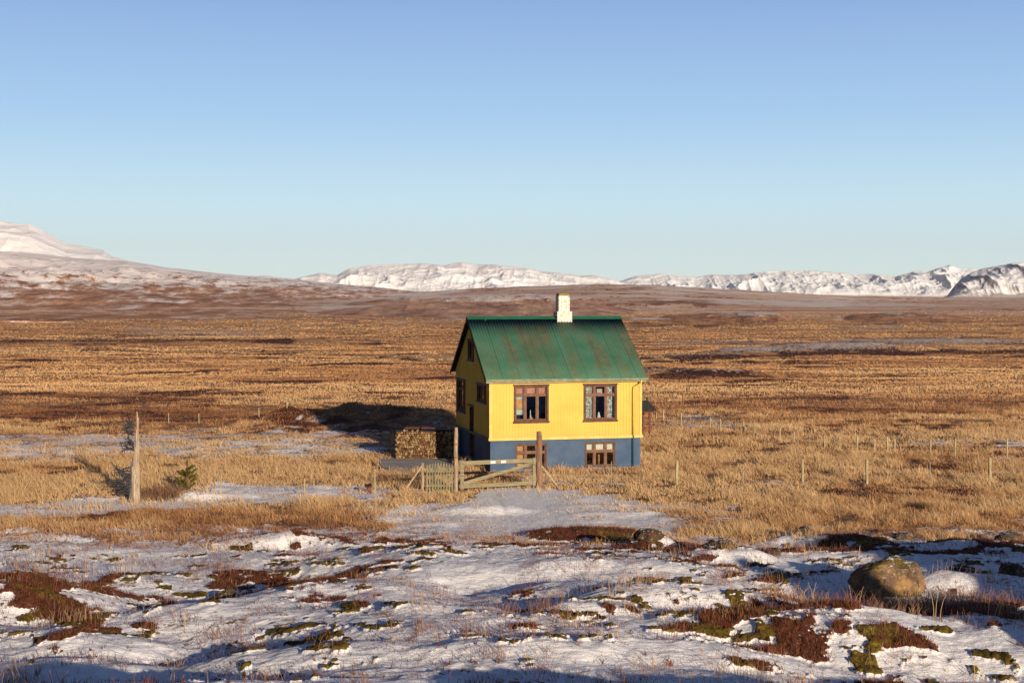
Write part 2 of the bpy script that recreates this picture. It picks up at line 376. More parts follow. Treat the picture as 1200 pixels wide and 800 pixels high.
def masks(x, y):
    u, v = uv_of(x, y)
    wv = fbm(x / 3.0, y / 4.0, 61, 4) * np.clip(45 / np.maximum(y, 1), 0, 2)
    vw = v + wv * 22; uw = u + fbm(x / 2.5, y / 5.0, 62, 4) * 150 * np.clip(50 / np.maximum(y, 1), 0, 2)
    n1 = fbm(x / .9, y / .7, 55, 4, .6); n2 = fbm(x / 3.2, y / 2.2, 52, 4, .6); n3 = fbm(x / 12, y / 6, 53, 3)
    snow = np.interp(vw, [0, 440, 500, 545, 575, 605, 628, 648, 900], [0, .0, .09, .12, .21, .27, .46, .80, .85])
    tl = 548 - (vw - 577) * 2.4; tr = 700 + (vw - 577) * 2.9
    snow = snow + .85 * sm(tl - 25, tl + 35, uw) * sm(tr + 45, tr - 35, uw) * sm(572, 579, vw) * sm(640, 618, vw)
    for (u0, u1, v0, v1, s_) in SNOWB: snow = snow + s_ * box_m(uw, vw, u0, u1, v0, v1, 40, 5)
    snow = snow + n2 * .6 + n1 * .6
    fore = sm(612, 645, vw)
    h_ = np.zeros(np.shape(x)); m_ = np.zeros(np.shape(x)); fk = (fore > 0) & (y > 5)
    if fk.any(): h_[fk], m_[fk] = cushions(x[fk], y[fk], u[fk], v[fk])
    heath = h_ + (1 - fore) * sm(.08, .25, n2 * .8 + n3) * .7 + box_m(uw, vw, 1060, 1260, 525, 545, 25, 5) * .5 + seg_m(uw, vw, -40, 598, 240, 606, 6) * .35 + seg_m(uw, vw, 330, 640, 480, 634, 5) * .5 * sm(-.05, .1, n1)
    moss = m_ + .42 * seg_m(u, v + fbm(x / 9, y / 9, 91, 3) * 3, -300, 399.5, 345, 398.8, 3.4) + .25 * seg_m(u, v + fbm(x / 9, y / 9, 91, 3) * 3, 330, 397.5, 445, 396.5, 1.6)
    heath = np.where(fore < .5, heath * (1 - sm(.45, .75, snow)), heath)
    path = box_m(u, v, 440, 535, 537.5, 552, 8, 1.2)
    snow = snow * (1 - .92 * path)
    y_ = np.maximum(y, 1)
    fs1 = fbm(x / 300, y / 230, 81, 6, .62)
    frost = sm(500, 1600, y_) * (.08 + .62 * sm(-.04, .16, fs1)) + sm(1500, 3200, y_) * .06
    hp = 0
    for i, r in enumerate(RIDGES):
        q = ridge_h(x, y, *r, width=True)
        frost = frost + q * [.36, .42, .42, .36, .5, .0, .0, .3][i]; hp = hp + q * (.35 if i not in (5, 6) else .2)
    for (a0, b0, a1, b1, th) in [(757, 424, 900, 417, 1.3), (900, 417, 1000, 415, 1.6), (1000, 415, 1300, 409, 2.4), (757, 440.5, 900, 440, 1.8), (420, 459, 500, 461, 2), (1050, 483, 1105, 483, 2.2),  # last one is a bush's shade, painted as dark heath
                                 (925, 479, 985, 480, 1.4), (300, 403, 340, 403, .8), (480, 441, 545, 440, 1.2), (1090, 470, 1250, 474, 1), (60, 467, 260, 470, 3), (-50, 490, 250, 487, 6), (800, 470, 1000, 466, 2.5), (-50, 461, 60, 462, 2)]:
        hp = hp + .75 * seg_m(u, v + fbm(x / 6, y / 6, 90, 3) * 4, a0, b0, a1, b1, th)
    frost = frost + seg_m(u, v, 760, 402, 1000, 398, 2) * .45 + seg_m(u, v, 480, 440, 545, 438.5, .8) * .5 + seg_m(u, v + fbm(x / 6, y / 6, 90, 3) * 2, 757, 436, 860, 437, .9) * .9
    frost = frost + (box_m(u, v, 985, 1250, 396, 401, 30, 2) + box_m(u, v, 140, 330, 385, 393, 40, 2)) * .4
    heath = heath * (1 - path) + hp + .35 * seg_m(u, v + fbm(x / 9, y / 9, 91, 3) * 3, -300, 400.5, 345, 400, 3.2)
    heath = heath + sm(.03, .18, fbm(x / 170, y / 100, 83, 6, .6)) * sm(350, 800, y_) * .45
    far = np.interp(y_, [0, 70, 160, 400, 900, 1e5], [0, 0, .3, .45, .9, 1])
    return np.clip(np.stack([snow, heath, moss], -1), 0, 1.2), np.clip(np.stack([frost, far, path], -1), 0, 1)

# ------------------------------------------------------------------ ground sheet
def build_ground():
    a = math.radians(24)
    az = np.concatenate([np.linspace(-math.pi, -a, 150)[:-1], np.arctan(np.linspace(-math.tan(a), math.tan(a), 1150)), np.linspace(a, math.pi, 150)[1:]])
    r1 = 1.2 * (19.5 / 1.2) ** np.linspace(0, 1, 60)[:-1]
    vv = np.linspace(HOR + F * CAMH / 19.5, HOR + 40, 720); r2 = F * CAMH / (vv - HOR)
    r3 = r2[-1] * (3600 / r2[-1]) ** np.linspace(0, 1, 330)[1:]
    r4 = 3600 * (40000 / 3600) ** np.linspace(0, 1, 60)[1:]
    r = np.concatenate([r1, r2, r3, r4])
    A, R = np.meshgrid(az, r)
    # in front of the camera measure r as depth so that rows run straight; blend to radial elsewhere
    k = sm(math.radians(80), math.radians(30), np.abs(A))
    RR = R * (k / np.cos(np.clip(A, -1.2, 1.2)) + (1 - k))
    X = RR * np.sin(A); Y = RR * np.cos(A)
    Z = zground(X, Y)
    V = np.stack([X, Y, Z], -1).reshape(-1, 3)
    c1, c2 = masks(X, Y)
    fr, he = far_streaks(X, np.maximum(Y, 1.0), Z); c2[..., 0] = np.clip(c2[..., 0] + fr, 0, 1); c1[..., 1] = np.clip(c1[..., 1] + he, 0, 1.2)
    o = np_mesh("ground", V, quads=grid_quads(len(r), len(az)), material=M_GROUND, cols={"cov": c1.reshape(-1, 3), "cov2": c2.reshape(-1, 3)}, smooth=True)
    # close the hole under the camera
    o["kind"] = "structure"
    return o
build_ground()

# ------------------------------------------------------------------ hills and mountains
def m_mount(snowline=0.5, fineamp=.7, rock=(.10, .075, .07), low=(.22, .12, .08), tint=(.84, .80, .79), bumpd=30, sc=.004, steep=(.55, .8)):
    def f(n, b):
        q = N(n); co = q.coord("Object"); a = q.attr("hgt")
        sep = q.new("ShaderNodeSeparateColor"); q.link(a.outputs["Color"], sep.inputs[0])
        hn, sl = sep.outputs[0], sep.outputs[1]
        nz = q.noise(co, sc, 10, .7); nz2 = q.noise(q.coord("Object", (1, .35, 2)), sc * 3.5, 8, .75)
        s = q.math('ADD', hn, q.math('MULTIPLY', q.math('SUBTRACT', nz, .5), .9))
        s = q.math('ADD', s, q.math('MULTIPLY', q.math('SUBTRACT', nz2, .5), fineamp))
        sn = q.sstep(s, snowline - .12, snowline + .12)
        steepm = q.sstep(q.math('ADD', sl, q.math('MULTIPLY', q.math('SUBTRACT', nz2, .5), .8)), steep[0], steep[1])
        lowc = q.ramp(nz2, [(.35, rock), (.6, low)])
        c = q.mix(sn, lowc, tint)
        c = q.mix(steepm, c, rock)
        q.link(c, b.inputs["Base Color"]); b.inputs["Roughness"].default_value = .95; b.inputs["Specular IOR Level"].default_value = .05
        q.link(q.bump(q.noise(co, sc * 2, 9, .7), .7, bumpd), b.inputs["Normal"])
    return f
def range_mesh(name, prof, dist, depth, zfoot, material, amp=.35, nscale=1.0, n_r=200, front=.65, seed=0, stretch=1.0, power=1.0, umargin=0):
    p = np.array(prof, float); us = np.linspace(p[0, 0], p[-1, 0], int((p[-1, 0] - p[0, 0]) * 1.3) + 2)
    cv = np.interp(us, p[:, 0], p[:, 1])
    t = np.linspace(0, 1, n_r)
    U, T = np.meshgrid(us, t)
    Y = dist - depth * front + depth * T; X = (U - 600) / F * Y
    crest = CAMH + (HOR - cv) / F * dist                    # crest height at the crest distance
    endf = sm(p[0, 0], p[0, 0] + 25, U) * sm(p[-1, 0], p[-1, 0] - 25, U) if umargin else 1
    C = np.broadcast_to(crest, U.shape)
    tf = np.clip(T / front, 0, 1); tb = np.clip((T - front) / (1 - front), 0, 1)
    shape = np.where(T <= front, tf ** power, 1 - tb ** 1.3)
    L = (crest.max() - zfoot)
    rg = ridged(X / (L * 2.2 * nscale), Y / (L * 2.2 * nscale * stretch), seed, 5)
    env = (4 * shape * (1 - shape)) ** .7 if power else 1
    Z = zfoot + (C - zfoot) * np.clip(shape, 0, 1) + (rg - .5) * amp * (C - zfoot) * env
    Z = Z + fbm(X / (L * .25), Y / (L * .25), seed + 9, 4) * amp * .12 * (C - zfoot)
    Z = np.where((T == 0) | (T == 1), zfoot - 60, Z)
    if umargin: Z = (zfoot - 30) + (Z - zfoot + 30) * endf
    gy, gx = np.gradient(Z); dyy = np.gradient(Y, axis=0); dxx = np.gradient(X, axis=1)
    slope = np.sqrt((gx / dxx) ** 2 + (gy / dyy) ** 2)
    h = (Z - zfoot) / (crest.max() - zfoot)
    cols = np.stack([h, np.clip(slope, 0, 2), np.zeros_like(h)], -1).reshape(-1, 3)
    o = np_mesh(name, np.stack([X, Y, Z], -1).reshape(-1, 3), quads=grid_quads(*U.shape), material=material, cols={"hgt": cols}, smooth=True)
    o["kind"] = "structure"; return o

M_A = mat("hill_frosty", build=m_mount(.17, fineamp=1.7, rock=(.24, .12, .085), low=(.72, .40, .25), tint=(.95, .88, .85), bumpd=10, sc=.012, steep=(3, 4)))
M_H = mat("hill_russet", build=m_mount(.72, fineamp=1.5, rock=(.27, .14, .10), low=(.70, .44, .31), tint=(.76, .66, .62), bumpd=4, sc=.014, steep=(3, 4)))
M_H2 = mat("hill_russet_near", build=m_mount(.78, fineamp=1.3, rock=(.22, .10, .06), low=(.62, .34, .20), tint=(.66, .56, .52), bumpd=2, sc=.035, steep=(3, 4)))
M_C = mat("mountain_snow_near", build=m_mount(.16, rock=(.30, .26, .25), tint=(.95, .95, .97), bumpd=20, sc=.006, steep=(.9, 1.3)))
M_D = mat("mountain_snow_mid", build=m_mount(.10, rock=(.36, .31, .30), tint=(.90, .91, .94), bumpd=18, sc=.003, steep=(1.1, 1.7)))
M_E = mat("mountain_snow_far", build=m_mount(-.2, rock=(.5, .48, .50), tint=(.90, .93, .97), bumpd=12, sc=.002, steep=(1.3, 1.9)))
M_F = mat("mountain_crag", build=m_mount(.05, rock=(.27, .25, .26), tint=(.88, .90, .94), bumpd=25, sc=.003, steep=(.8, 1.3)))
range_mesh("hill", [(-420, 262), (-100, 280), (0, 294), (60, 299), (100, 303), (150, 306), (200, 314), (280, 322.5), (345, 327), (400, 333), (450, 337), (500, 343), (540, 349), (580, 356)],
           4200, 4950, 0, M_A, amp=.26, seed=101, power=1.9, front=.75, n_r=320, nscale=.5)
range_mesh("hill", [(150, 394), (220, 387), (270, 379), (320, 369), (360, 361), (420, 353), (480, 348), (560, 345.5), (640, 345), (700, 349), (760, 360), (820, 374)],
           1500, 1400, -1, M_H, amp=.5, seed=211, power=1.0, front=.65, n_r=200, nscale=2.5, umargin=1)
range_mesh("hill", [(690, 388), (735, 378), (780, 370.5), (830, 366.5), (885, 365), (912, 367), (935, 375), (965, 377), (1000, 369.5), (1050, 366), (1110, 368), (1150, 375), (1210, 382), (1260, 390)],
           640, 330, -1, M_H2, amp=.5, seed=231, power=.8, front=.5, n_r=160, nscale=1.6, umargin=1)
range_mesh("hill", [(-120, 388), (-20, 380), (30, 371), (90, 366), (160, 368), (210, 374), (250, 382), (300, 388)],
           900, 600, -1, M_H, amp=.5, seed=251, power=.9, front=.5, n_r=160, nscale=1.6, umargin=1)
range_mesh("hill", [(560, 366), (640, 350), (700, 340), (760, 338), (830, 342.5), (900, 347), (960, 351), (1010, 360)],
           2300, 900, 0, M_H, amp=.45, seed=271, power=.8, front=.6, n_r=160, nscale=1.8, umargin=1)
range_mesh("mountain", [(-320, 300), (-200, 274), (-60, 263), (0, 259), (12, 260.5), (35, 262), (50, 269), (62, 276), (78, 286), (100, 289), (122, 292.5), (131, 300), (160, 309), (220, 325), (260, 345)],
           8500, 2300, 0, M_C, amp=.25, seed=121, power=.9, front=.6, n_r=150)
range_mesh("mountain", [(240, 330), (262, 321), (295, 323.7), (310, 322.5), (345, 326.5), (375, 320), (395, 322), (410, 314.5), (430, 310.5), (465, 310), (495, 308.5), (520, 311), (535, 308), (542, 306.8),
                        (560, 310.5), (580, 310.5), (620, 315), (650, 319), (680, 322.5), (700, 323), (722, 328.5), (750, 338)],
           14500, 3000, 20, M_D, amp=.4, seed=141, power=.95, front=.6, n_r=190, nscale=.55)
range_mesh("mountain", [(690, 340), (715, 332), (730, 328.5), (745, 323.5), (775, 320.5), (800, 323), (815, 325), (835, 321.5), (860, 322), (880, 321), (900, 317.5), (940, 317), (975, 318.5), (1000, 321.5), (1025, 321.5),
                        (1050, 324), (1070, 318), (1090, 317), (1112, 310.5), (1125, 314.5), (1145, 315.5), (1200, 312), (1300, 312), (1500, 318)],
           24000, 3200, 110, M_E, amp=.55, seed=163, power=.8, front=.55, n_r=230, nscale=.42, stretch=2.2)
range_mesh("mountain", [(1092, 352), (1110, 346), (1118, 335), (1126, 326), (1140, 318), (1150, 315), (1165, 312.5), (1185, 308.5), (1200, 308), (1260, 305), (1500, 303), (1800, 320)],
           15500, 2000, 50, M_F, amp=.55, seed=187, power=.6, front=.5, n_r=170, nscale=.5, stretch=1.8)

# ------------------------------------------------------------------ air
def haze():
    m = bpy.data.materials.new("haze"); m.use_nodes = True; n = m.node_tree; n.nodes.clear()
    o = n.nodes.new("ShaderNodeOutputMaterial"); v = n.nodes.new("ShaderNodeVolumePrincipled")
    v.inputs["Color"].default_value = (.88, .94, 1.0, 1); v.inputs["Density"].default_value = 0.9e-5; v.inputs["Anisotropy"].default_value = 0.0
    n.links.new(v.outputs[0], o.inputs["Volume"])
    b = MB(); b.box(-42000, 42000, -42000, 42000, -120, 1800); ob = b.build("haze", m); ob["kind"] = "stuff"
haze()

# ------------------------------------------------------------------ grass, heather, stems (uncountable)
def blades(name, X, Y, H, W, col, lean=.35, seg2=False, zoff=-.02, wind=(0, 0), up=None):
    n = len(X); Z = zground(X, Y) + zoff
    ang = RNG.uniform(0, math.pi, n); dx = np.cos(ang) * W / 2; dy = np.sin(ang) * W / 2 * .5
    la = RNG.uniform(0, 2 * math.pi, n); ll = RNG.uniform(0, lean, n) * H
    lx = np.cos(la) * ll + wind[0] * H; ly = np.sin(la) * ll + wind[1] * H
    if not seg2:
        V = np.empty((n, 3, 3)); V[:, 0] = np.stack([X - dx, Y - dy, Z], -1); V[:, 1] = np.stack([X + dx, Y + dy, Z], -1)
        V[:, 2] = np.stack([X + lx, Y + ly, Z + H], -1)
        o = np_mesh(name, V.reshape(-1, 3), tris=np.arange(3 * n).reshape(-1, 3), material=M_BLADE, cols={"col": np.repeat(col, 3, 0)})
    else:
        V = np.empty((n, 5, 3)); m = .6; k = .42
        V[:, 0] = np.stack([X - dx, Y - dy, Z], -1); V[:, 1] = np.stack([X + dx, Y + dy, Z], -1)
        V[:, 2] = np.stack([X + dx * .7 + lx * k, Y + dy * .7 + ly * k, Z + H * m], -1); V[:, 3] = np.stack([X - dx * .7 + lx * k, Y - dy * .7 + ly * k, Z + H * m], -1)
        V[:, 4] = np.stack([X + lx, Y + ly, Z + H], -1)
        b = np.arange(n)[:, None] * 5
        o = np_mesh(name, V.reshape(-1, 3), quads=b + np.array([[0, 1, 2, 3]]), tris=b + np.array([[3, 2, 4]]), material=M_BLADE, cols={"col": np.repeat(col, 5, 0)})
    return o
def pick(n, u0, u1, v0, v1):
    u = RNG.uniform(u0, u1, n); v = RNG.uniform(v0, v1, n)
    tv = np.linspace(v0 - 3, v1 + 3, 4000); ty = np.linspace(20, 6000, 8)
    ys = np.concatenate([np.linspace(15, 100, 3000), np.linspace(100, 3000, 6000)[1:]]); vs = HOR + F * (CAMH - zbase(ys)) / ys
    Y = np.interp(-v, -vs, ys); X = (u - 600) / F * Y
    return X, Y
def palette(n, p, cols):
    c = np.array(cols); return c[RNG.choice(len(c), n, p=p)] * RNG.uniform(.75, 1.2, (n, 1))
def clear_house(X, Y, pad=.15):
    c, s = math.cos(HYAW), math.sin(HYAW); u = (X - HX) * c + (Y - HY) * s; v = -(X - HX) * s + (Y - HY) * c
    return ~((u > -pad) & (u < 6.8 + pad) & (v > -pad) & (v < 7.46 + pad))
HX, HY, HYAW = -.9366, 61.2087, .2345

def grass():
    X, Y = pick(1250000, -270, 1480, 366, 640); Xn, Yn = pick(760000, -190, 1400, 480, 672); X = np.concatenate([X, Xn]); Y = np.concatenate([Y, Yn])
    c1, c2 = masks(X, Y); n2 = fbm(X / 1.0, Y / .8, 201, 3); n3 = fbm(X / 7, Y / 3, 202, 3); n4 = fbm(X / 60, Y / 14, 203, 4)
    u, v = uv_of(X, Y)
    snow = c1[:, 0]; heath = c1[:, 1]; path = c2[:, 2]
    p = np.clip(1.2 - snow * 1.5, .09, 1) * (1 - path) * np.clip(.8 + .2 * sm(75, 140, Y) + n2 * 2.6 * (1 - .8 * sm(75, 140, Y)), .08, 1) * (1 - .8 * np.clip(c2[:, 0] * 1.2, 0, 1) * (Y < 500))
    fl = Y > 300; fr = np.zeros(len(X)); he = np.zeros(len(X)); fr[fl], he[fl] = far_streaks(X[fl], Y[fl], zground(X[fl], Y[fl])); heath = np.clip(heath + he, 0, 1.2)
    p = p * np.clip(1 - 1.5 * np.clip(fr, 0, 1) - .9 * np.clip(he, 0, 1), .03, 1)
    p = p * sm(674, 636, v) * (1 - .8 * np.exp(-((X - .2 - (52 - Y) * .10) / 1.7) ** 4) * sm(43, 45, Y) * sm(55.5, 54.5, Y))
    p = p * np.where(Y > 110, np.clip(1 - heath * .8, .25, 1) * (1 - .9 * np.clip(c1[:, 2], 0, 1)), 1)
    keep = (RNG.random(len(X)) < p) & clear_house(X, Y) & ~((X > -3.45) & (X < -2.2) & (np.abs(Y - 54.9) < .3) & (RNG.random(len(X)) < .5))
    keep &= ~((X > -5.6) & (X < -2.6) & (Y > 66.7) & (Y < 69))
    X, Y, n2, n3, n4, heath, snow, v = (a[keep] for a in (X, Y, n2, n3, n4, heath, snow, v))
    n = len(X)
    straw = np.array([.68, .475, .26]); tan = np.array([.54, .31, .150]); red = np.array([.27, .125, .065])
    fd = sm(75, 140, Y); t = np.clip(.56 + .04 * fd + n2 * (1.5 - 1.2 * fd) + n3 * (1.3 - .5 * fd) + n4 * 1.7 + RNG.normal(0, .16, n) * (1 - .85 * fd) - heath * .6, 0, 1)[:, None]
    col = np.where(t > .5, tan + (straw - tan) * (t - .5) * 2, red + (tan - red) * t * 2) * (1 + RNG.uniform(-.26, .2, (n, 1)) * (1 - .8 * fd[:, None])); col = col * (1 + fd[:, None] * np.array([.15, .07, .0]))
    H = RNG.uniform(.10, .32, n) * np.clip(1 + (n3 * 1.0 + n2 * 2.2) * (1 - .75 * sm(75, 140, Y)), .25, 2) * np.where(snow > .3, .7, 1) * np.where(heath > .5, .6, 1)
    H = H * np.interp(Y, [30, 50, 70, 100, 160, 300, 900], [.8, .85, .8, .55, .48, .60, .95])
    dpath = np.exp(-((X - .6) / 3.6) ** 2) * (Y < 54) * (Y > 42); H = H * (1 - .45 * dpath)
    H = H * np.where(Y < 120, RNG.choice([.7, 1.0, 1.45], n, p=[.45, .43, .12]), .9); W = Y / F * RNG.uniform(.32, .85, n) + .003
    nearm = Y < 80
    o1 = blades("dry_grass", X[nearm], Y[nearm], H[nearm], W[nearm], col[nearm], 1.1, True, wind=(-.22, .05))
    o2 = blades("plain_grass", X[~nearm], Y[~nearm], H[~nearm], W[~nearm] * (1.5 + 1.7 * sm(80, 160, Y[~nearm])), col[~nearm], 1.0, False, wind=(-.15, 0))
    o1["kind"] = "stuff"; o2["kind"] = "stuff"
grass()

def heather():
    X, Y = pick(800000, -140, 1360, 618, 860)
    c1, c2 = masks(X, Y); fine = fbm(X / .22, Y / .22, 211, 2)
    keep = (c1[:, 1] + fine * 1.0 + RNG.normal(0, .10, len(X)) > .42)
    X, Y = X[keep], Y[keep]; n = len(X); fine = fine[keep]
    col = palette(n, [.35, .3, .2, .15], [(.20, .06, .035), (.13, .045, .028), (.30, .12, .06), (.15, .11, .035)])
    H = RNG.uniform(.03, .12, n) * (1 + fine * 1.5)
    o = blades("heather", X, Y, H, RNG.uniform(.008, .022, n), col, .9, False); o["kind"] = "stuff"
    # sparse grit and twigs sticking out of thin snow
    X, Y = pick(460000, -140, 1360, 605, 860)
    nn = fbm(X / .8, Y / .5, 215, 3) + fbm(X / 3, Y / 2, 216, 2) * .8
    keep = (RNG.random(len(X)) < sm(0, .26, nn) * .45); X, Y = X[keep], Y[keep]; n = len(X)
    col = palette(n, [.4, .35, .25], [(.10, .05, .04), (.20, .09, .06), (.08, .06, .045)])
    o = blades("twigs", X, Y, RNG.uniform(.02, .07, n), RNG.uniform(.006, .016, n), col, 1.3, False); o["kind"] = "stuff"
heather()

def stems():
    xs = []; 
    cl = []
    for _ in range(330):
        X, Y = pick(1, -40, 1240, 628, 830); cl.append((X[0], Y[0], RNG.integers(5, 26), .18, RNG.uniform(.14, .32)))
    for u0, u1, v0, v1, k, hh in [(900, 1240, 705, 735, 75, .42), (1000, 1200, 690, 712, 22, .42), (560, 800, 700, 775, 26, .3), (60, 110, 715, 735, 8, .32), (250, 300, 735, 770, 9, .32),
                                   (0, 160, 655, 680, 16, .42), (600, 1000, 655, 690, 32, .34), (220, 290, 655, 675, 9, .35), (0, 30, 770, 800, 6, .45)]:
        for _ in range(k):
            X, Y = pick(1, u0, u1, v0, v1); cl.append((X[0], Y[0], RNG.integers(8, 30), .22, hh * RNG.uniform(.6, 1.1)))
    V = []; Q = []; C = []
    for cx, cy, n, sp, hh in cl:
        base = np.array([(.30, .13, .10), (.42, .28, .16), (.20, .10, .08), (.34, .20, .12)][RNG.integers(4)])
        for _ in range(n):
            x = cx + RNG.normal(0, sp); y = cy + RNG.normal(0, sp); h = hh * RNG.uniform(.5, 1.25); la = RNG.uniform(0, 6.28); l = RNG.uniform(.05, .5) * h
            xs.append((x, y, h, math.cos(la) * l, math.sin(la) * l, *(base * RNG.uniform(.7, 1.3))))
    for u, v, h in [(715, 725, .62), (958, 722, .85), (905, 705, .5), (1108, 740, .75), (1150, 770, .6), (1165, 745, .6), (1050, 720, .7), (750, 688, .6), (860, 690, .5), (140, 675, .62), (108, 668, .6), (214, 735, .5), (20, 670, .5),
                     (1185, 790, .5), (1020, 800, .45), (730, 690, .5), (935, 706, .6), (1000, 715, .6), (1075, 712, .5), (1130, 705, .45)]:
        X, Y = wpt(u, v)
        for k in range(3): xs.append((X + RNG.normal(0, .12), Y + RNG.normal(0, .1), h * RNG.uniform(.7, 1), RNG.normal(.1, .2) * h, 0, .62, .45, .27))
    a = np.array(xs); n = len(a); Z = zground(a[:, 0], a[:, 1]) - .02
    ks = [0, .35, .7, 1]; W = np.where(a[:, 5] > .6, .011, .0085)
    V = np.empty((n, 8, 3))
    for i, k in enumerate(ks):
        for j, sgn in enumerate((-1, 1)):
            V[:, 2 * i + j] = np.stack([a[:, 0] + a[:, 3] * k * k + sgn * W * (1 - .45 * k) / 2, a[:, 1] + a[:, 4] * k * k, Z + a[:, 2] * (k - .12 * k * k * k)], -1)
    b = np.arange(n)[:, None] * 8
    q = np.concatenate([b + np.array([[0, 1, 3, 2]]), b + np.array([[2, 3, 5, 4]]), b + np.array([[4, 5, 7, 6]])])
    o = np_mesh("grass_stems", V.reshape(-1, 3), quads=q, material=M_BLADE, cols={"col": np.repeat(a[:, 5:8], 8, 0)}); o["kind"] = "stuff"
stems()

# ------------------------------------------------------------------ object materials
def m_paint(c1, c2, sc=2.0, bump=.15, rust=None, wave=None, dist=.01):
    def f(n, b):
        q = N(n); co = q.coord("Object")
        c = q.mix(q.sstep(q.noise(co, sc, 6, .65), .38, .66), c1, c2)
        if rust: c = q.mix(q.sstep(q.noise(co, rust[0], 8, .75), rust[1], rust[1] + .05), c, rust[2])
        q.link(c, b.inputs["Base Color"])
        h = q.noise(co, sc * 8, 5)
        nrm = q.bump(h, bump, dist)
        if wave:
            wv = q.new("ShaderNodeTexWave", wave_type='BANDS', bands_direction='DIAGONAL' if wave[1] == 'D' else wave[1]); wv.inputs["Scale"].default_value = wave[0]
            q.link(q.coord("Object"), wv.inputs[0]); nrm = q.bump(wv.outputs[0], wave[2], .02, nrm)
        q.link(nrm, b.inputs["Normal"])
    return f
def f_yellow(n, b):
    q = N(n); co = q.coord("Object")
    c = q.mix(q.sstep(q.noise(co, .8, 6, .65), .35, .68), (.60, .435, .066), (.68, .50, .09))
    st = q.noise(q.coord("Object", (2.6, 2.6, .18)), 2.5, 6, .65)
    c = q.mix(q.math('MULTIPLY', q.sstep(st, .54, .72), .35), c, (.42, .28, .07))
    fx = q.noise(co, 30, 2, .5); c = q.mix(q.sstep(fx, .74, .78), c, (.40, .19, .06))
    z = q.new("ShaderNodeSeparateXYZ"); q.link(co, z.inputs[0])
    c = q.mix(q.math('MULTIPLY', q.sstep(q.math('ADD', z.outputs[2], q.math('MULTIPLY', q.math('SUBTRACT', q.noise(co, 5, 5), .5), .4)), 1.85, 1.45), .30), c, (.46, .30, .12))
    q.link(c, b.inputs["Base Color"]); q.link(q.bump(q.noise(co, 6, 5), .25, .02), b.inputs["Normal"])
M_YEL = mat("yellow_cladding", rough=.55, spec=.3, build=f_yellow)
M_YTRIM = mat("yellow_trim", rough=.5, build=m_paint((.66, .46, .09), (.74, .56, .18), 3, .1))
def f_blue(n, b):
    q = N(n); co = q.coord("Object")
    c = q.mix(q.sstep(q.noise(co, 1.2, 7, .7), .35, .7), (.055, .10, .185), (.095, .14, .22))
    c = q.mix(q.sstep(q.noise(co, 14, 4, .6), .70, .74), c, (.40, .42, .42))
    z = q.new("ShaderNodeSeparateXYZ"); q.link(co, z.inputs[0])
    sp = q.math('ADD', z.outputs[2], q.math('MULTIPLY', q.math('SUBTRACT', q.noise(co, 3, 5), .5), .5))
    c = q.mix(q.sstep(sp, .16, -.02), c, (.23, .21, .20))
    q.link(c, b.inputs["Base Color"]); q.link(q.bump(q.noise(co, 18, 6, .7), .5, .03), b.inputs["Normal"])
M_BLUE = mat("blue_concrete", rough=.85, build=f_blue)
def f_roof(n, b):
    q = N(n); co = q.coord("Object")
    c = q.mix(q.sstep(q.noise(co, .9, 5, .6), .35, .65), (.035, .155, .095), (.065, .185, .125))
    sp = q.noise(q.coord('Object', (1, .6, .6)), 24, 6, .78)                                              # rust flecks
    st = q.noise(q.coord("Object", (1.1, .14, .14)), 1.5, 4, .6)              # in streaks that run down the slope
    m = q.math('ADD', sp, q.math('MULTIPLY', q.math('SUBTRACT', st, .5), .42))
    c = q.mix(q.math('MULTIPLY', q.sstep(m, .495, .58), .85), c, q.ramp(q.noise(co, 4, 3), [(.4, (.10, .075, .035)), (.65, (.20, .085, .04))]))
    st2 = q.noise(q.coord("Object", (2.4, .1, .1)), 2.2, 4, .6)
    c = q.mix(q.math('MULTIPLY', q.sstep(st2, .5, .7), .30), c, (.085, .13, .085))
    # sheet joints every 0.8 m
    x = q.new("ShaderNodeSeparateXYZ"); q.link(co, x.inputs[0])
    fr = q.math('FRACT', q.math('DIVIDE', q.math('ADD', x.outputs[0], 3.3), .76)); j = q.math('LESS_THAN', fr, .045)
    c = q.mix(q.math('MULTIPLY', j, .45), c, (.012, .06, .035))
    q.link(c, b.inputs["Base Color"]); q.link(q.bump(sp, .2, .01), b.inputs["Normal"])
M_ROOF = mat("green_roof_iron", rough=.6, spec=.3, build=f_roof)
M_RIDGE = mat("ridge_flashing", rough=.55, build=m_paint((.018, .115, .065), (.03, .15, .09), 2, .1, rust=(3, .60, (.22, .09, .04))))
M_GUTTER = mat("gutter_paint", rough=.6, build=m_paint((.14, .27, .16), (.30, .34, .22), 3, .1, rust=(4, .66, (.2, .1, .05))))
M_FASC = mat("worn_fascia", rough=.8, build=m_paint((.42, .27, .19), (.56, .44, .36), 4, .2))
M_BARGE = mat("black_board", rough=.8, build=m_paint((.012, .012, .014), (.03, .026, .026), 4, .2))
M_WFRAME = mat("brown_window_wood", rough=.65, build=m_paint((.085, .035, .022), (.15, .068, .042), 5, .2))
M_SASH = mat("light_brown_sash", rough=.65, build=m_paint((.15, .07, .045), (.22, .115, .075), 5, .2))
M_LINT = mat("slate_blue_sill", rough=.7, build=m_paint((.07, .10, .14), (.12, .15, .19), 5, .2))
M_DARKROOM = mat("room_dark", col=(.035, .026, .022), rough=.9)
M_LACE = mat("lace_curtain", rough=.9, build=m_paint((.16, .15, .13), (.95, .93, .86), 13, .3))
M_WCURT = mat("white_curtain", rough=.9, build=m_paint((.86, .82, .68), (.9, .87, .76), 5, .3))
M_PINK = mat("pink_blind", rough=.9, build=m_paint((.72, .28, .20), (.82, .42, .32), 6, .3))
M_ORANGE = mat("orange_cloth_and_reflection", rough=.9, build=m_paint((.72, .34, .14), (.85, .50, .25), 8, .3))
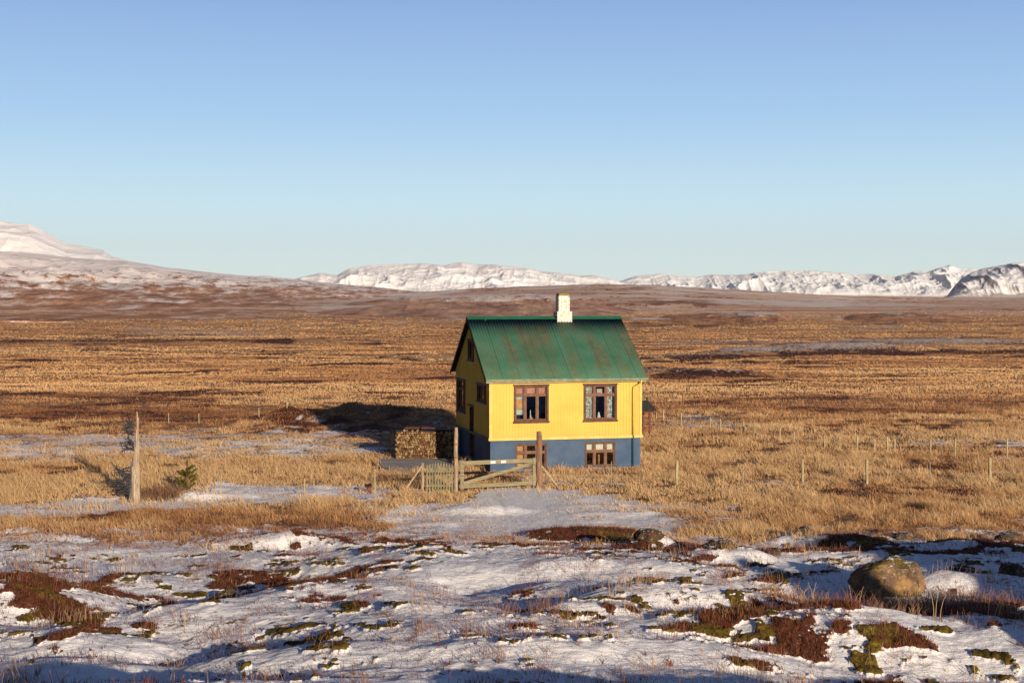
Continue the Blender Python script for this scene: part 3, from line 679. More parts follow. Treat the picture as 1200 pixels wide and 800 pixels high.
M_PALE = mat("pale_ceramic", col=(.8, .78, .72), rough=.5)
M_PICT = mat("printed_card", rough=.6, build=m_paint((.75, .70, .62), (.55, .16, .10), 14, .1))
M_MINT = mat("mint_cloth", rough=.9, build=m_paint((.55, .66, .60), (.78, .84, .80), 6, .2))
M_LAMPW = mat("turned_wood", rough=.6, build=m_paint((.50, .20, .08), (.62, .28, .12), 6, .2))
def f_glass(n, b):
    q = N(n); tr = q.new("ShaderNodeBsdfTransparent"); gl = q.new("ShaderNodeBsdfGlossy"); gl.inputs["Roughness"].default_value = .02
    gl.inputs[0].default_value = (.9, .95, 1, 1); tr.inputs[0].default_value = (.86, .9, .9, 1)
    fr = q.new("ShaderNodeFresnel"); fr.inputs[0].default_value = 1.5
    mx = q.new("ShaderNodeMixShader"); q.link(q.math('ADD', fr.outputs[0], .02), mx.inputs[0]); q.link(tr.outputs[0], mx.inputs[1]); q.link(gl.outputs[0], mx.inputs[2])
    q.link(mx.outputs[0], n.nodes["Material Output"].inputs[0])
M_GLASS = mat("window_glass", build=f_glass)
def f_brick(n, b):
    q = N(n); co = q.coord("Object")
    br = q.new("ShaderNodeTexBrick"); br.inputs["Scale"].default_value = 1
    br.inputs["Brick Width"].default_value = .23; br.inputs["Row Height"].default_value = .085; br.inputs["Mortar Size"].default_value = .008
    mp = q.new("ShaderNodeMapping"); mp.inputs["Rotation"].default_value = (math.pi / 2, 0, 0); q.link(co, mp.inputs[0])
    q.link(mp.outputs[0], br.inputs[0]); br.inputs[1].default_value = (.86, .83, .78, 1); br.inputs[2].default_value = (.76, .72, .66, 1); br.inputs[3].default_value = (.45, .35, .25, 1)
    c = q.mix(q.sstep(q.noise(co, 9, 6, .7), .57, .64), br.outputs[0], (.36, .24, .14))
    q.link(c, b.inputs["Base Color"]); q.link(q.bump(q.noise(co, 14, 5), .5, .03), b.inputs["Normal"])
M_BRICK = mat("whitewashed_brick", rough=.9, build=f_brick)
M_MOSSY = mat("mossy_cap", rough=.95, build=m_paint((.22, .19, .06), (.34, .28, .12), 12, .6, dist=.03))
def f_wood(c1, c2, sx=6, along='Z', cr=.5):
    def f(n, b):
        q = N(n); k = {'Z': (sx, sx, .6), 'X': (.6, sx, sx)}[along]
        v = q.noise(q.coord("Object", k), 3, 7, .7)
        q.link(q.ramp(v, [(.34, tuple(x * .35 for x in c1)), (.44, c1), (.66, c2)]), b.inputs["Base Color"]); q.link(q.bump(v, cr, .03), b.inputs["Normal"])
    return f
M_POST = mat("weathered_post", rough=.9, build=f_wood((.28, .21, .14), (.48, .39, .28)))
M_POSTR = mat("dark_post", rough=.9, build=f_wood((.20, .115, .075), (.36, .23, .16)))
M_RUSTY = mat("rusty_iron", rough=.9, build=m_paint((.30, .07, .02), (.42, .13, .04), 12, .5))
M_GATE = mat("greenish_rail", rough=.85, build=f_wood((.21, .185, .11), (.34, .30, .19), 6, 'X'))
M_PICK = mat("greenish_picket", rough=.85, build=f_wood((.20, .185, .11), (.32, .29, .18)))
M_LIGHTW = mat("pale_stick", rough=.85, build=f_wood((.40, .31, .18), (.58, .47, .30)))
M_FPOST = mat("fence_post_wood", rough=.85, build=f_wood((.36, .29, .17), (.55, .47, .30)))
M_THIN = mat("thin_grey_post", rough=.7, build=m_paint((.22, .21, .17), (.36, .34, .28), 8, .2))
M_WIRE = mat("wire", col=(.16, .14, .12), rough=.6)
M_SNAG = mat("bleached_trunk", rough=.95, build=f_wood((.34, .27, .19), (.58, .48, .35), 9, cr=1.0))
M_TRUNK_SHADE = mat("shaded_trunk", rough=.95, build=f_wood((.10, .10, .11), (.20, .19, .19), 8, cr=.8))
M_DEADB = mat("dark_dead_wood", rough=.95, build=m_paint((.028, .03, .04), (.06, .06, .075), 8, .3))
M_TWIG = mat("bare_twig", rough=.9, build=m_paint((.15, .08, .05), (.26, .15, .09), 8, .2))
M_NEED = mat("pine_needle", rough=.8, build=m_blade)
M_SHEDR = mat("red_stained_wood", rough=.8, build=f_wood((.16, .045, .03), (.25, .08, .05)))
M_SHEDT = mat("tarred_felt", rough=.9, build=m_paint((.03, .028, .028), (.06, .052, .05), 5, .4))
M_SIGN = mat("white_plate", col=(.82, .80, .76), rough=.6)
def m_attr(n, b):
    q = N(n); a = q.attr("col"); co = q.coord("Object")
    q.link(q.mix(q.sstep(q.noise(co, 20, 4), .55, .75), a.outputs["Color"], (.10, .05, .025)), b.inputs["Base Color"])
M_LOGEND = mat("log_ends", rough=.95, build=m_attr)
def f_rock(base1, base2, lich, moss_t=.45, snowy=True):
    def f(n, b):
        q = N(n); co = q.coord("Object")
        c = q.mix(q.sstep(q.noise(co, 2.6, 8, .7), .35, .65), base1, base2)
        c = q.mix(q.sstep(q.noise(co, 6, 5, .65), .55, .63), c, (.12, .065, .03))
        l1 = q.noise(co, 2.1, 6, .6); c = q.mix(q.sstep(l1, .50, .60), c, lich)
        c = q.mix(q.sstep(q.noise(co, 17, 5, .7), .58, .66), c, (.52, .50, .44))
        g = q.new("ShaderNodeNewGeometry"); s = q.new("ShaderNodeSeparateXYZ"); q.link(g.outputs["Normal"], s.inputs[0])
        up = q.math('ADD', s.outputs[2], q.math('MULTIPLY', q.math('SUBTRACT', q.noise(co, 3, 6, .7), .5), 1.0))
        c = q.mix(q.sstep(up, moss_t + .1, moss_t + .22), c, (.17, .12, .02))
        if snowy:
            up2 = q.math('ADD', s.outputs[2], q.math('MULTIPLY', q.math('SUBTRACT', q.noise(co, 5, 7, .75), .5), 1.5))
            c = q.mix(q.sstep(up2, .95, 1.03), c, (.82, .83, .86))
        q.link(c, b.inputs["Base Color"]); q.link(q.bump(q.noise(co, 6, 9, .72), 1.0, .10), b.inputs["Normal"])
    return f
M_BOULDER = mat("lichened_boulder", rough=.95, build=f_rock((.12, .07, .045), (.27, .18, .11), (.40, .24, .10), .60))
M_DROCK = mat("dark_mossy_rock", rough=.95, build=f_rock((.045, .03, .022), (.10, .06, .04), (.12, .07, .035), .8))
M_SROCK = mat("snowy_rock", rough=.95, build=f_rock((.06, .045, .035), (.14, .09, .06), (.18, .10, .05), .9))

# ------------------------------------------------------------------ the house
def zg(x, y): return float(zground(np.array([x]), np.array([y]))[0])
house = empty("house", (HX, HY, 0), HYAW)
tag(house, "yellow house with green corrugated iron roof and blue basement standing alone on the moor", "house")
W_, D_, OE, OG, ZE, ZR, ZB = 6.8, 7.46, .28, .26, 4.03, 6.666, 1.4166
SL = (ZR - ZE) / (D_ / 2 + OE)
def roof_z(v): return ZE + SL * ((v + OE) if v < D_ / 2 else (D_ - v + OE))
FRONT = [(1.07, 2.56, 2.20, 3.74), (4.21, 5.67, 2.20, 3.74)]
FRONTB = [(1.12, 2.52, .14, 1.22), (4.25, 5.64, .14, 1.22)]
SIDE = [(5.2, 7.0, 2.22, 3.70), (.70, 2.45, 2.98, 3.72), (3.28, 4.45, 4.72, 5.62)]
DOOR = (3.30, 4.15, .30, 2.62)
def wall(name, material, spans, ztop, z0, holes, mp, th=.16, parent=house, step=None):
    "a wall with openings: mp maps (along, out, z)"
    m = MB(); m.map = mp; bm = m.bm
    cuts = sorted(set([spans[0], spans[1]] + [h for a in holes for h in a[:2]] + (step or [])))
    for a, b in zip(cuts[:-1], cuts[1:]):
        hs = sorted([h for h in holes if h[0] <= a + 1e-6 and h[1] >= b - 1e-6], key=lambda h: h[2])
        segs = []; zz = (z0, z0)
        for h in hs:
            if h[2] > zz[0] + 1e-4: segs.append((zz, (h[2], h[2])))
            zz = (h[3], h[3])
        segs.append((zz, (ztop(a + 1e-6), ztop(b - 1e-6))))
        for (p0, p1), (q0, q1) in segs:
            if q0 <= p0 and q1 <= p1: continue
            for o_ in (0, -th): m.poly([(a, o_, p0), (b, o_, p1), (b, o_, q1), (a, o_, q0)])
    for h in holes:
        zb_, zt_ = max(h[2], z0), h[3]
        m.poly([(h[0], 0, zb_), (h[0], -th, zb_), (h[0], -th, zt_), (h[0], 0, zt_)]); m.poly([(h[1], 0, zb_), (h[1], -th, zb_), (h[1], -th, zt_), (h[1], 0, zt_)])
        m.poly([(h[0], 0, zt_), (h[1], 0, zt_), (h[1], -th, zt_), (h[0], -th, zt_)])
        if h[2] > z0: m.poly([(h[0], 0, zb_), (h[1], 0, zb_), (h[1], -th, zb_), (h[0], -th, zb_)])
    me = bpy.data.meshes.new(name); bmesh.ops.remove_doubles(bm, verts=bm.verts[:], dist=1e-5); bm.to_mesh(me); bm.free(); me.materials.append(material)
    return me
def join_meshes(name, mes, material, parent, extra=None):
    bm = bmesh.new()
    for me in mes: bm.from_mesh(me)
    if extra: extra(bm)
    me = bpy.data.meshes.new(name); bm.to_mesh(me); bm.free(); me.materials.append(material)
    o = bpy.data.objects.new(name, me); COL.objects.link(o); o.parent = parent; return o
P_ = .03   # the cladding stands a little proud of the basement
mpF = lambda a, o, z: (a, -P_ - o, z); mpL = lambda a, o, z: (-P_ - o, a, z); mpR = lambda a, o, z: (W_ + P_ + o, a, z); mpB = lambda a, o, z: (a, D_ + P_ + o, z)
mpFb = lambda a, o, z: (a, -o, z); mpLb = lambda a, o, z: (-o, a, z)
top = lambda v: roof_z(v) - .035
# corrugated cladding: real ribs on the front, bump elsewhere
ribs = []
yel = [wall("w", M_YEL, (-P_, W_ + P_), lambda a: roof_z(-P_) - .03, ZB, [(a, b, c, d) for a, b, c, d in FRONT], mpF),
       wall("w", M_YEL, (-P_ + .001, D_ + P_ - .001), top, ZB, SIDE + [DOOR], mpL, step=[D_ / 2]),
       wall("w", M_YEL, (-P_ + .001, D_ + P_ - .001), top, ZB, [], mpR, step=[D_ / 2]),
       wall("w", M_YEL, (-P_, W_ + P_), lambda a: roof_z(-P_) - .03, ZB, [], mpB)]
wallo = join_meshes("wall", yel, M_YEL, house)
blu = [wall("w", M_BLUE, (0, W_), lambda a: ZB - .002, -.6, FRONTB, mpFb), wall("w", M_BLUE, (.001, D_ - .001), lambda a: ZB - .002, -.6, [DOOR], mpLb),
       wall("w", M_BLUE, (.001, D_ - .001), lambda a: ZB - .002, -.6, [], lambda a, o, z: (W_ + o, a, z)), wall("w", M_BLUE, (0, W_), lambda a: ZB - .002, -.6, [], lambda a, o, z: (a, D_ + o, z))]
join_meshes("basement_wall", blu, M_BLUE, house)
m = MB(); rr = .012
k = -P_ + .05                    # vertical cover strips on the front cladding
while k < W_:
    segs = [(ZB + .02, 4.16)]
    for a, b, c, d in FRONT:
        if a - .12 < k < b + .12: segs = [(ZB + .02, c - .16), (d + .12, 4.16)]
    for z0, z1 in segs: m.box(k, k + .035, -P_ - rr, -P_ + .004, z0, z1)
    k += .136
k = .05
while k < D_:
    segs = [(ZB + .02, top(k) - .05)]
    for a, b, c, d in SIDE:
        if a - .12 < k < b + .12: segs = [(ZB + .02, c - .16), (d + .12, top(k) - .05)]
    if DOOR[0] - .12 < k < DOOR[1] + .12: segs = [(DOOR[3] + .12, segs[0][0] if False else top(k) - .05)]
    if 3.2 < k < 4.5: segs = [(DOOR[3] + .12, 4.55), (5.75, top(k) - .05)] if k < 4.27 else [(ZB + .02, 4.55), (5.75, top(k) - .05)]
    for z0, z1 in segs:
        if z1 > z0: m.box(-P_ - rr, -P_ + .004, k, k + .035, z0, z1)
    k += .136
m.build("cladding_rib", M_YEL, house)
# floors and inner room so the windows look into something
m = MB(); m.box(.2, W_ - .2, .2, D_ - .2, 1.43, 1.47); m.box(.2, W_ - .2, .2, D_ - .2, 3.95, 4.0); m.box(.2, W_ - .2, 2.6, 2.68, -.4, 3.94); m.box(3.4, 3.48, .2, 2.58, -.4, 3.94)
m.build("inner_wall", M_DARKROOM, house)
# roof
def roof_slope(sgn):
    T = .022; us = np.arange(-OG, W_ + OG + 1e-6, .0165); prof = .011 * np.sin(us / .132 * 2 * math.pi)
    V = []; nu = len(us)
    for t in (0, .33, .66, 1):
        v = -OE + t * (D_ / 2 + OE); z = ZE + SL * (v + OE) + .02
        V.append(np.stack([us, np.full(nu, v if sgn > 0 else D_ - v), z + prof], -1))
    for t in (1, 0):
        v = -OE + t * (D_ / 2 + OE); z = ZE + SL * (v + OE) - T
        V.append(np.stack([us, np.full(nu, v if sgn > 0 else D_ - v), np.full(nu, z)], -1))
    V = np.concatenate(V); q = grid_quads(6, nu)
    last = np.arange(nu - 1); q = np.concatenate([q, np.stack([5 * nu + last, 5 * nu + last + 1, last + 1, last], 1)])
    return V, (q if sgn > 0 else q[:, ::-1])
Va, qa = roof_slope(1); Vb, qb = roof_slope(-1)
roof = np_mesh("roof", np.concatenate([Va, Vb]), quads=np.concatenate([qa, qb + len(Va)]), material=M_ROOF); roof.parent = house
m = MB()
for s in (1, -1):
    a = Vector((0, 0, 0)); 
    v1 = D_ / 2 - s * .20; z1 = ZR - .20 * SL + .05
    m.poly([(-OG - .01, D_ / 2, ZR + .055), (W_ + OG + .01, D_ / 2, ZR + .055), (W_ + OG + .01, v1, z1), (-OG - .01, v1, z1)])
    m.poly([(-OG - .01, D_ / 2, ZR + .04), (W_ + OG + .01, D_ / 2, ZR + .04), (W_ + OG + .01, v1, z1 - .015), (-OG - .01, v1, z1 - .015)])
m.build("ridge_flashing", M_RIDGE, roof)
for u0 in (-OG - .012, W_ + OG - .02):
    m = MB()
    for s in (1, -1):
        f_ = (lambda v: v) if s > 0 else (lambda v: D_ - v)
        z0, z1 = ZE - .005, ZR + .0
        pts = [(f_(-OE), z0 - .15), (f_(-OE), z0), (D_ / 2, z1), (D_ / 2, z1 - .17)]
        m._add([(u0, a, b) for a, b in pts] + [(u0 + .032, a, b) for a, b in pts], [(0, 1, 2, 3), (4, 5, 6, 7), (0, 1, 5, 4), (1, 2, 6, 5), (2, 3, 7, 6), (3, 0, 4, 7)])
    m.build("barge_board", M_BARGE, roof)
m = MB()
for s in (1, -1):
    f_ = (lambda v: v) if s > 0 else (lambda v: D_ - v)
    for (ua, ub) in ((-OG + .022, -.035), (W_ + .035, W_ + OG - .022)):
        pts = [(f_(-OE), ZE - .03), (D_ / 2, ZR - .03)]
        m.poly([(ua, pts[0][0], pts[0][1]), (ub, pts[0][0], pts[0][1]), (ub, pts[1][0], pts[1][1]), (ua, pts[1][0], pts[1][1])])
    m.box(-.03, W_ + .03, *sorted((f_(-OE + .03), f_(-.034))), ZE - .06, ZE - .045)
m.build("soffit", M_BARGE, roof)
m = MB(); m.box(-OG + .02, W_ + OG - .02, -OE + .005, -OE + .03, ZE - .14, ZE - .004); m.build("fascia", M_FASC, roof)
m = MB(); m.tube([(-OG, -OE - .045, ZE - .03), (W_ + OG, -OE - .045, ZE - .045)], [.05, .05], 10); m.build("gutter", M_GUTTER, roof)
# downpipe
m = MB(); m.tube([(W_ - .05, -OE - .045, ZE - .06), (W_ - .05, -OE + .02, ZE - .22), (6.46, -.10, ZE - .42), (6.44, -.10, ZE - .55), (6.44, -.10, 1.5)], [.042] * 5, 8)
dp = m.build("downpipe", M_YTRIM, house, smooth=True)
m = MB(); m.tube([(6.44, -.10, 1.5), (6.44, -.07, 1.32), (6.44, -.07, -.1)], [.042] * 3, 8); m.build("downpipe", mat("blue_pipe", col=(.03, .085, .13), rough=.6), house, smooth=True)
# trims
m = MB(); m.box(-.09, W_ + .09, -.10, -.046, ZB - .03, ZB + .09); m.build("trim_board", M_YTRIM, house)
m = MB(); m.box(-.10, -.046, -.04, D_ + .05, ZB - .03, ZB + .07); m.build("trim_board", M_LINT, house)
for a_, b_ in ((-.055, .06), (W_ - .06, W_ + .05)):
    m = MB(); m.box(a_, b_, -.060, -.031, ZB + .09, 4.12); m.build("corner_board", M_YTRIM, house)
m = MB(); m.box(-.075, -.056, -.066, .07, ZB + .09, 4.05); m.build("corner_board", M_WFRAME, house)
# chimney
m = MB(); cu, cv = 4.265, D_ / 2
m.box(cu - .265, cu + .265, cv - .26, cv + .26, 6.2, 7.66); m.box(cu - .355, cu + .355, cv - .36, cv + .36, 6.1, 6.93)
ch = m.build("chimney", M_BRICK, house, bevel=.012); 
m = MB(); m.box(cu - .25, cu + .25, cv - .245, cv + .245, 7.66, 7.76); m.build("chimney_cap", M_MOSSY, ch, bevel=.02)

def window(rect, mp, cols, row, parent=house, lint=None, depth=.05, curt=(), hood=.06, M1=M_WFRAME, casing=True):
    a0, a1, z0, z1 = rect; m = MB(); m.map = mp; e = .075
    # casing proud of the wall
    if casing:
        m.box(a0 - .03, a0 + .06, -.02, .045, z0 - .005, z1 + .0); m.box(a1 - .06, a1 + .03, -.02, .045, z0 - .005, z1 + .0)
    else:
        m.box(a0, a0 + .06, -.10, .012, z0, z1); m.box(a1 - .06, a1, -.10, .012, z0, z1)
    m.box(a0 + .06, a1 - .06, -.09, .03 if casing else .01, z1 - .06, z1); m.box(a0 + .06, a1 - .06, -.09, .03 if casing else .01, z0, z0 + .06)
    fr = m.build("window", M1, parent)
    m = MB(); m.map = mp; iz0, iz1 = z0 + .06, z1 - .06; ia0, ia1 = a0 + .06, a1 - .06
    if row: m.box(ia0, ia1, -.07, -.02, row - .035, row + .035)
    x = ia0; edges = [ia0]
    for c in cols[:-1]: x += c * (ia1 - ia0); edges.append(x)
    edges.append(ia1)
    for x in edges[1:-1]:
        if row:
            m.box(x - .04, x + .04, -.075, -.01, iz0, row - .036); m.box(x - .04, x + .04, -.075, -.01, row + .036, iz1)
        else: m.box(x - .04, x + .04, -.075, -.01, iz0, iz1)
    rows = [(iz0, row - .036), (row + .036, iz1)] if row else [(iz0, iz1)]
    pan = []
    for i in range(len(edges) - 1):
        l = edges[i] + (.0 if i == 0 else .041); r = edges[i + 1] - (.0 if i == len(edges) - 2 else .041)
        for (b, t) in rows:
            s_ = .03
            m.box(l, l + s_, -.065, -.028, b, t); m.box(r - s_, r, -.065, -.028, b, t); m.box(l + s_, r - s_, -.065, -.028, b, b + s_); m.box(l + s_, r - s_, -.065, -.028, t - s_, t)
            pan.append((l + s_, r - s_, b + s_, t - s_))
    m.build("sash", M_SASH, fr)
    for (l, r, b, t) in pan:
        g = MB(); g.map = mp; g.box(l, r, -.05, -.046, b, t); g.build("pane", M_GLASS, fr)
    if lint is not None:
        g = MB(); g.map = mp; g.box(a0 - hood, a1 + hood, -.01, .085, z1 + .003, z1 + .06); g.build("lintel", lint, fr)
        g = MB(); g.map = mp; g.box(a0 - hood, a1 + hood, -.01, .10, z0 - .075, z0 - .004); g.build("sill", lint, fr)
    for c in curt:
        nm, mm, (x0, x1, y0, y1, dd) = c
        x0 = a0 + x0 * (a1 - a0); x1 = a0 + x1 * (a1 - a0); y0 = z0 + y0 * (z1 - z0); y1 = z0 + y1 * (z1 - z0)
        g = MB(); g.map = mp
        nseg = max(3, int((x1 - x0) / .035)); P = []
        for j in range(nseg + 1):
            xx = x0 + (x1 - x0) * j / nseg; dz_ = .018 * math.sin(j * 2.1)
            P.append((xx, -dd + dz_))
        vs = []
        for (xx, dd2) in P: vs += [(xx, dd2, y0), (xx, dd2, y1)]
        g._add(vs, [(2 * j, 2 * j + 1, 2 * j + 3, 2 * j + 2) for j in range(nseg)]); g.build(nm, mm, fr)
    return fr
def figurine(name, mt, parent, mp, x, z, h, r, dep=.17, prof=None):
    g = MB(); g.map = mp; prof = prof or [(0, 1), (.3, .9), (.55, .55), (.7, .6), (.85, .45), (1, .1)]
    g.tube([(x, -dep, z + h * t) for t, _ in prof], [max(r * k, .004) for _, k in prof], 10); return g.build(name, mt, parent, smooth=True)
cols3 = (.29, .42, .29)
w1 = window(FRONT[0], mpF, (.3, .4, .3), 3.34, lint=M_WFRAME, curt=[("blind", M_PINK, (.05, .95, .76, .97, .12)), ("towel_or_reflection", M_ORANGE, (.06, .31, .34, .62, .13)), ("towel_or_reflection", M_MINT, (.05, .32, .62, .74, .14)), ("towel_or_reflection", M_MINT, (.06, .30, .18, .33, .14))])
figurine("ornament", M_PALE, w1, mpF, 1.82, 2.27, .42, .035); figurine("pot", M_PINK, w1, mpF, 1.84, 2.27, .11, .10)
w2 = window(FRONT[1], mpF, (.3, .4, .3), 3.30, lint=M_WFRAME, curt=[("curtain", M_LACE, (.05, .27, .04, .96, .12)), ("curtain", M_LACE, (.70, .90, .04, .96, .12)), ("picture", M_PICT, (.41, .58, .76, .88, .12))])
figurine("ornament", M_PALE, w2, mpF, 4.92, 2.27, .27, .085)
w3 = window(FRONTB[0], mpFb, (.3, .4, .3), .84, curt=[("towel_or_reflection", M_ORANGE, (.07, .29, .70, .90, .13)), ("towel_or_reflection", M_ORANGE, (.07, .28, .38, .55, .13)), ("towel_or_reflection", M_WCURT, (.09, .27, .26, .37, .12)), ("towel_or_reflection", M_ORANGE, (.08, .26, .05, .2, .13))], casing=False)  # orange pieces imitate warm reflections in these panes
w4 = window(FRONTB[1], mpFb, (.3, .4, .3), .82, curt=[("curtain", M_WCURT, (.05, .95, .65, .96, .11))], casing=False)
figurine("lamp_base", M_LAMPW, w4, mpFb, 4.93, .20, .46, .05, prof=[(0, 1), (.8, .9), (1, 1)])
window(SIDE[0], mpL, (.33, .34, .33), 3.25, lint=M_LINT, curt=[("curtain", M_LACE, (.1, .9, .05, .95, .13))])
window(SIDE[1], mpL, (.33, .34, .33), None, lint=M_LINT, curt=[("curtain", M_LACE, (.1, .9, .05, .95, .13))])
window(SIDE[2], mpL, (.5, .5), None, lint=M_LINT)
# door
m = MB(); m.map = mpLb; m.box(DOOR[0] + .07, DOOR[1] - .07, -.12, -.07, DOOR[2], DOOR[3] - .06); dr = m.build("door", mat("dark_door", rough=.6, build=f_wood((.03, .02, .018), (.055, .038, .03))), house)
m = MB(); m.map = mpLb; m.box(DOOR[0], DOOR[0] + .07, -.14, .06, DOOR[2], DOOR[3] - .06); m.box(DOOR[1] - .07, DOOR[1], -.14, .06, DOOR[2], DOOR[3] - .06); m.box(DOOR[0], DOOR[1], -.14, .06, DOOR[3] - .06, DOOR[3]); m.build("door_frame", M_WFRAME, dr)
m = MB(); m.map = mpLb; m.box(DOOR[0] - .1, DOOR[1] + .1, .025, .16, DOOR[3] + .003, DOOR[3] + .06); m.build("lintel", M_LINT, dr)
m = MB(); m.map = mpLb; m.tube([(DOOR[0] + .14, -.07, 1.28), (DOOR[0] + .14, -.02, 1.28)], [.03, .03], 8); m.build("handle", M_GUTTER, dr)
m = MB(); m.map = mpLb; m.box(DOOR[0] - .25, DOOR[1] + .25, .003, .9, -.25, .17); m.build("doorstep", M_LINT, house, bevel=.015)

# ------------------------------------------------------------------ woodpile beside the back corner
wp_x, wp_y = -5.58, 66.87
wp = empty("woodpile", (wp_x, wp_y, zg(-4.2, 66.9) - .05)); tag(wp, "stacked pile of split firewood beside the shaded gable of the house", "woodpile")
V = []; Q = []; C = []; rg = random.Random(4); row = 0; z = .06
cen = []
while z < 1.36:
    x = .07 + (.06 if row % 2 else 0)
    while x < 2.82:
        r = rg.uniform(.048, .076); x += r
        if z + r < 1.40 + .07 * math.sin(x * 2.3) and not (z > 1.25 and rg.random() < .2): cen.append((x, z + rg.uniform(-.015, .015), r))
        x += r * .98
    z += .108; row += 1
for (x, z, r) in cen:
    y0 = rg.uniform(-.05, .05); k = len(V); ns = 7; ph = rg.random() * 6; c = rg.choice([(.50, .33, .16), (.38, .22, .10), (.28, .15, .07), (.55, .40, .22), (.17, .09, .05)])
    f_ = rg.uniform(.3, .75); c = tuple(a * f_ for a in c)
    for yy in (y0, y0 + 1.0):
        for j in range(ns):
            a = ph + 6.283 * j / ns; q_ = r * (1 + .28 * math.sin(j * 2.4 + ph)); V.append((x + math.cos(a) * q_, yy, z + math.sin(a) * q_)); C.append(c)
    Q.append((k, ns))
me = bpy.data.meshes.new("log_stack"); fs = []
for k, ns in Q:
    fs.append([k + j for j in range(ns)]); fs.append([k + ns + j for j in range(ns)][::-1])
    for j in range(ns): fs.append([k + j, k + ns + j, k + ns + (j + 1) % ns, k + (j + 1) % ns])
me.from_pydata(V, [], fs); at_ = me.color_attributes.new("col", 'FLOAT_COLOR', 'POINT'); at_.data.foreach_set("color", np.concatenate([np.array(C), np.ones((len(C), 1))], 1).astype(np.float32).ravel())
me.materials.append(M_LOGEND); ls = bpy.data.objects.new("log_stack", me); COL.objects.link(ls); ls.parent = wp
m = MB(); m.box(.08, 2.8, .12, .92, .02, 1.36); m.build("dark_core", M_BARGE, wp)  # black block inside the stack darkens the gaps between logs
m = MB(); m.box(.5, 1.2, -.03, .95, 1.455, 1.485); m.box(1.3, 2.5, -.02, .95, 1.46, 1.487); m.build("cover_board", M_SHEDR, wp)

# ------------------------------------------------------------------ gates and their posts
def round_post(name, x, y, h, r, mt, label, cat="post", lean=(0, 0), seg=12, seed=0, group=None, band=None, brace=None):
    z = zg(x, y); t = empty(name, (x, y, z)); tag(t, label, cat, group)
    m = MB(); n = 9
    m.tube([(lean[0] * k / n + .012 * math.sin(k * 1.3 + seed), lean[1] * k / n, -.25 + (h + .25) * k / n) for k in range(n + 1)], [r * (1.06 - .12 * k / n) for k in range(n)] + [r * .8], seg, jit=.14, seed=seed)
    m.build("post_shaft", mt, t, smooth=False)
    if band:
        for bz in band:
            m = MB(); m.tube([(lean[0] * bz / h, 0, bz - .025), (lean[0] * bz / h, 0, bz + .025)], [r * 1.12] * 2, 12); m.build("iron_band", M_RUSTY, t)
    if brace:
        m = MB(); dx, dz0, dz1 = brace; m.tube([(math.copysign(r * .5, dx), -.02, dz1), (dx, -.05, zg(x + dx, y) - z - .08)], [.036, .04], 7); m.build("brace", M_LIGHTW if r < .12 else M_GATE, t)
    return t
round_post("gate_post", -2.17, 54.9, 2.52, .082, M_POST, "tall slim bleached pole at the left end of the field gate", seed=3, band=(1.36, 1.87))
round_post("gate_post", 1.08, 56.2, 2.24, .118, M_POSTR, "thick dark brown post with a rust patch at the right end of the field gate", seed=5, band=(1.80,), brace=(.84, 0, .92))
gp = round_post("gate_post", -3.46, 54.85, 1.12, .062, M_POST, "short pale post with slanting prop left of the picket gate", seed=8, brace=(-.78, 0, 1.0))

gx0, gy0, gx1, gy1 = -2.05, 54.98, .95, 56.1
gl = math.hypot(gx1 - gx0, gy1 - gy0); ga = math.atan2(gy1 - gy0, gx1 - gx0)
fg = empty("field_gate", (gx0, gy0, zg(gx0, gy0)), ga); tag(fg, "low wooden field gate with one long diagonal brace before the house", "gate")
gm = MB(); gm.box(0, gl, -.03, .03, 1.04, 1.20); gm.build("rail", M_GATE, fg, bevel=.006)
gm = MB(); gm.box(0, gl, -.03, .03, .14, .30); gm.build("rail", M_GATE, fg, bevel=.006)
gm = MB(); gm.box(.03, .18, -.06, -.031, .10, 1.22); gm.build("stile", M_GATE, fg); gm = MB(); gm.box(gl - .16, gl - .04, -.06, -.031, .10, 1.22); gm.build("stile", M_GATE, fg)
gm = MB(); gm.bar((.14, -.075, .36), (gl - .12, -.075, 1.03), .03, .13, up=(0, 1, 0)) if False else gm.bar((.14, -.078, .34), (gl - .12, -.078, 1.02), .13, .03, up=(0, 1, 0)); gm.build("diagonal_brace", M_GATE, fg)
for a in (1.28, 1.72):
    gm = MB(); gm.box(a, a + .20, -.045, -.033, 1.07, 1.16); gm.build("plate", M_SIGN, fg)
pg = empty("picket_gate", (-3.36, 54.86, zg(-2.9, 54.86)), .01); tag(pg, "small greenish picket gate between the short and the tall post", "gate")
for i in range(10):
    a = .05 + i * .108; hh = 1.02 + .10 * math.sin(i / 9 * math.pi) ; gm = MB()
    gm.poly([(a, -.035, .03), (a + .055, -.035, .03), (a + .055, -.035, hh), (a + .0275, -.035, hh + .06), (a, -.035, hh)])
    gm.poly([(a, -.055, .03), (a + .055, -.055, .03), (a + .055, -.055, hh), (a + .0275, -.055, hh + .06), (a, -.055, hh)])
    gm.box(a, a + .055, -.0545, -.0355, .03, hh - .001); gm.build("picket", M_PICK, pg)
for zz in (.22, .78):
    gm = MB(); gm.box(.02, 1.08, -.034, .0, zz, zz + .08); gm.build("rail", M_GATE, pg)
gm = MB(); gm.tube([(.42, -.16, .04), (.98, -.16, .05)], [.11, .10], 10, .1); sl = gm.build("threshold_log", M_GATE); sl.location = pg.location; tag(sl, "short half buried log on the ground under the picket gate", "log")

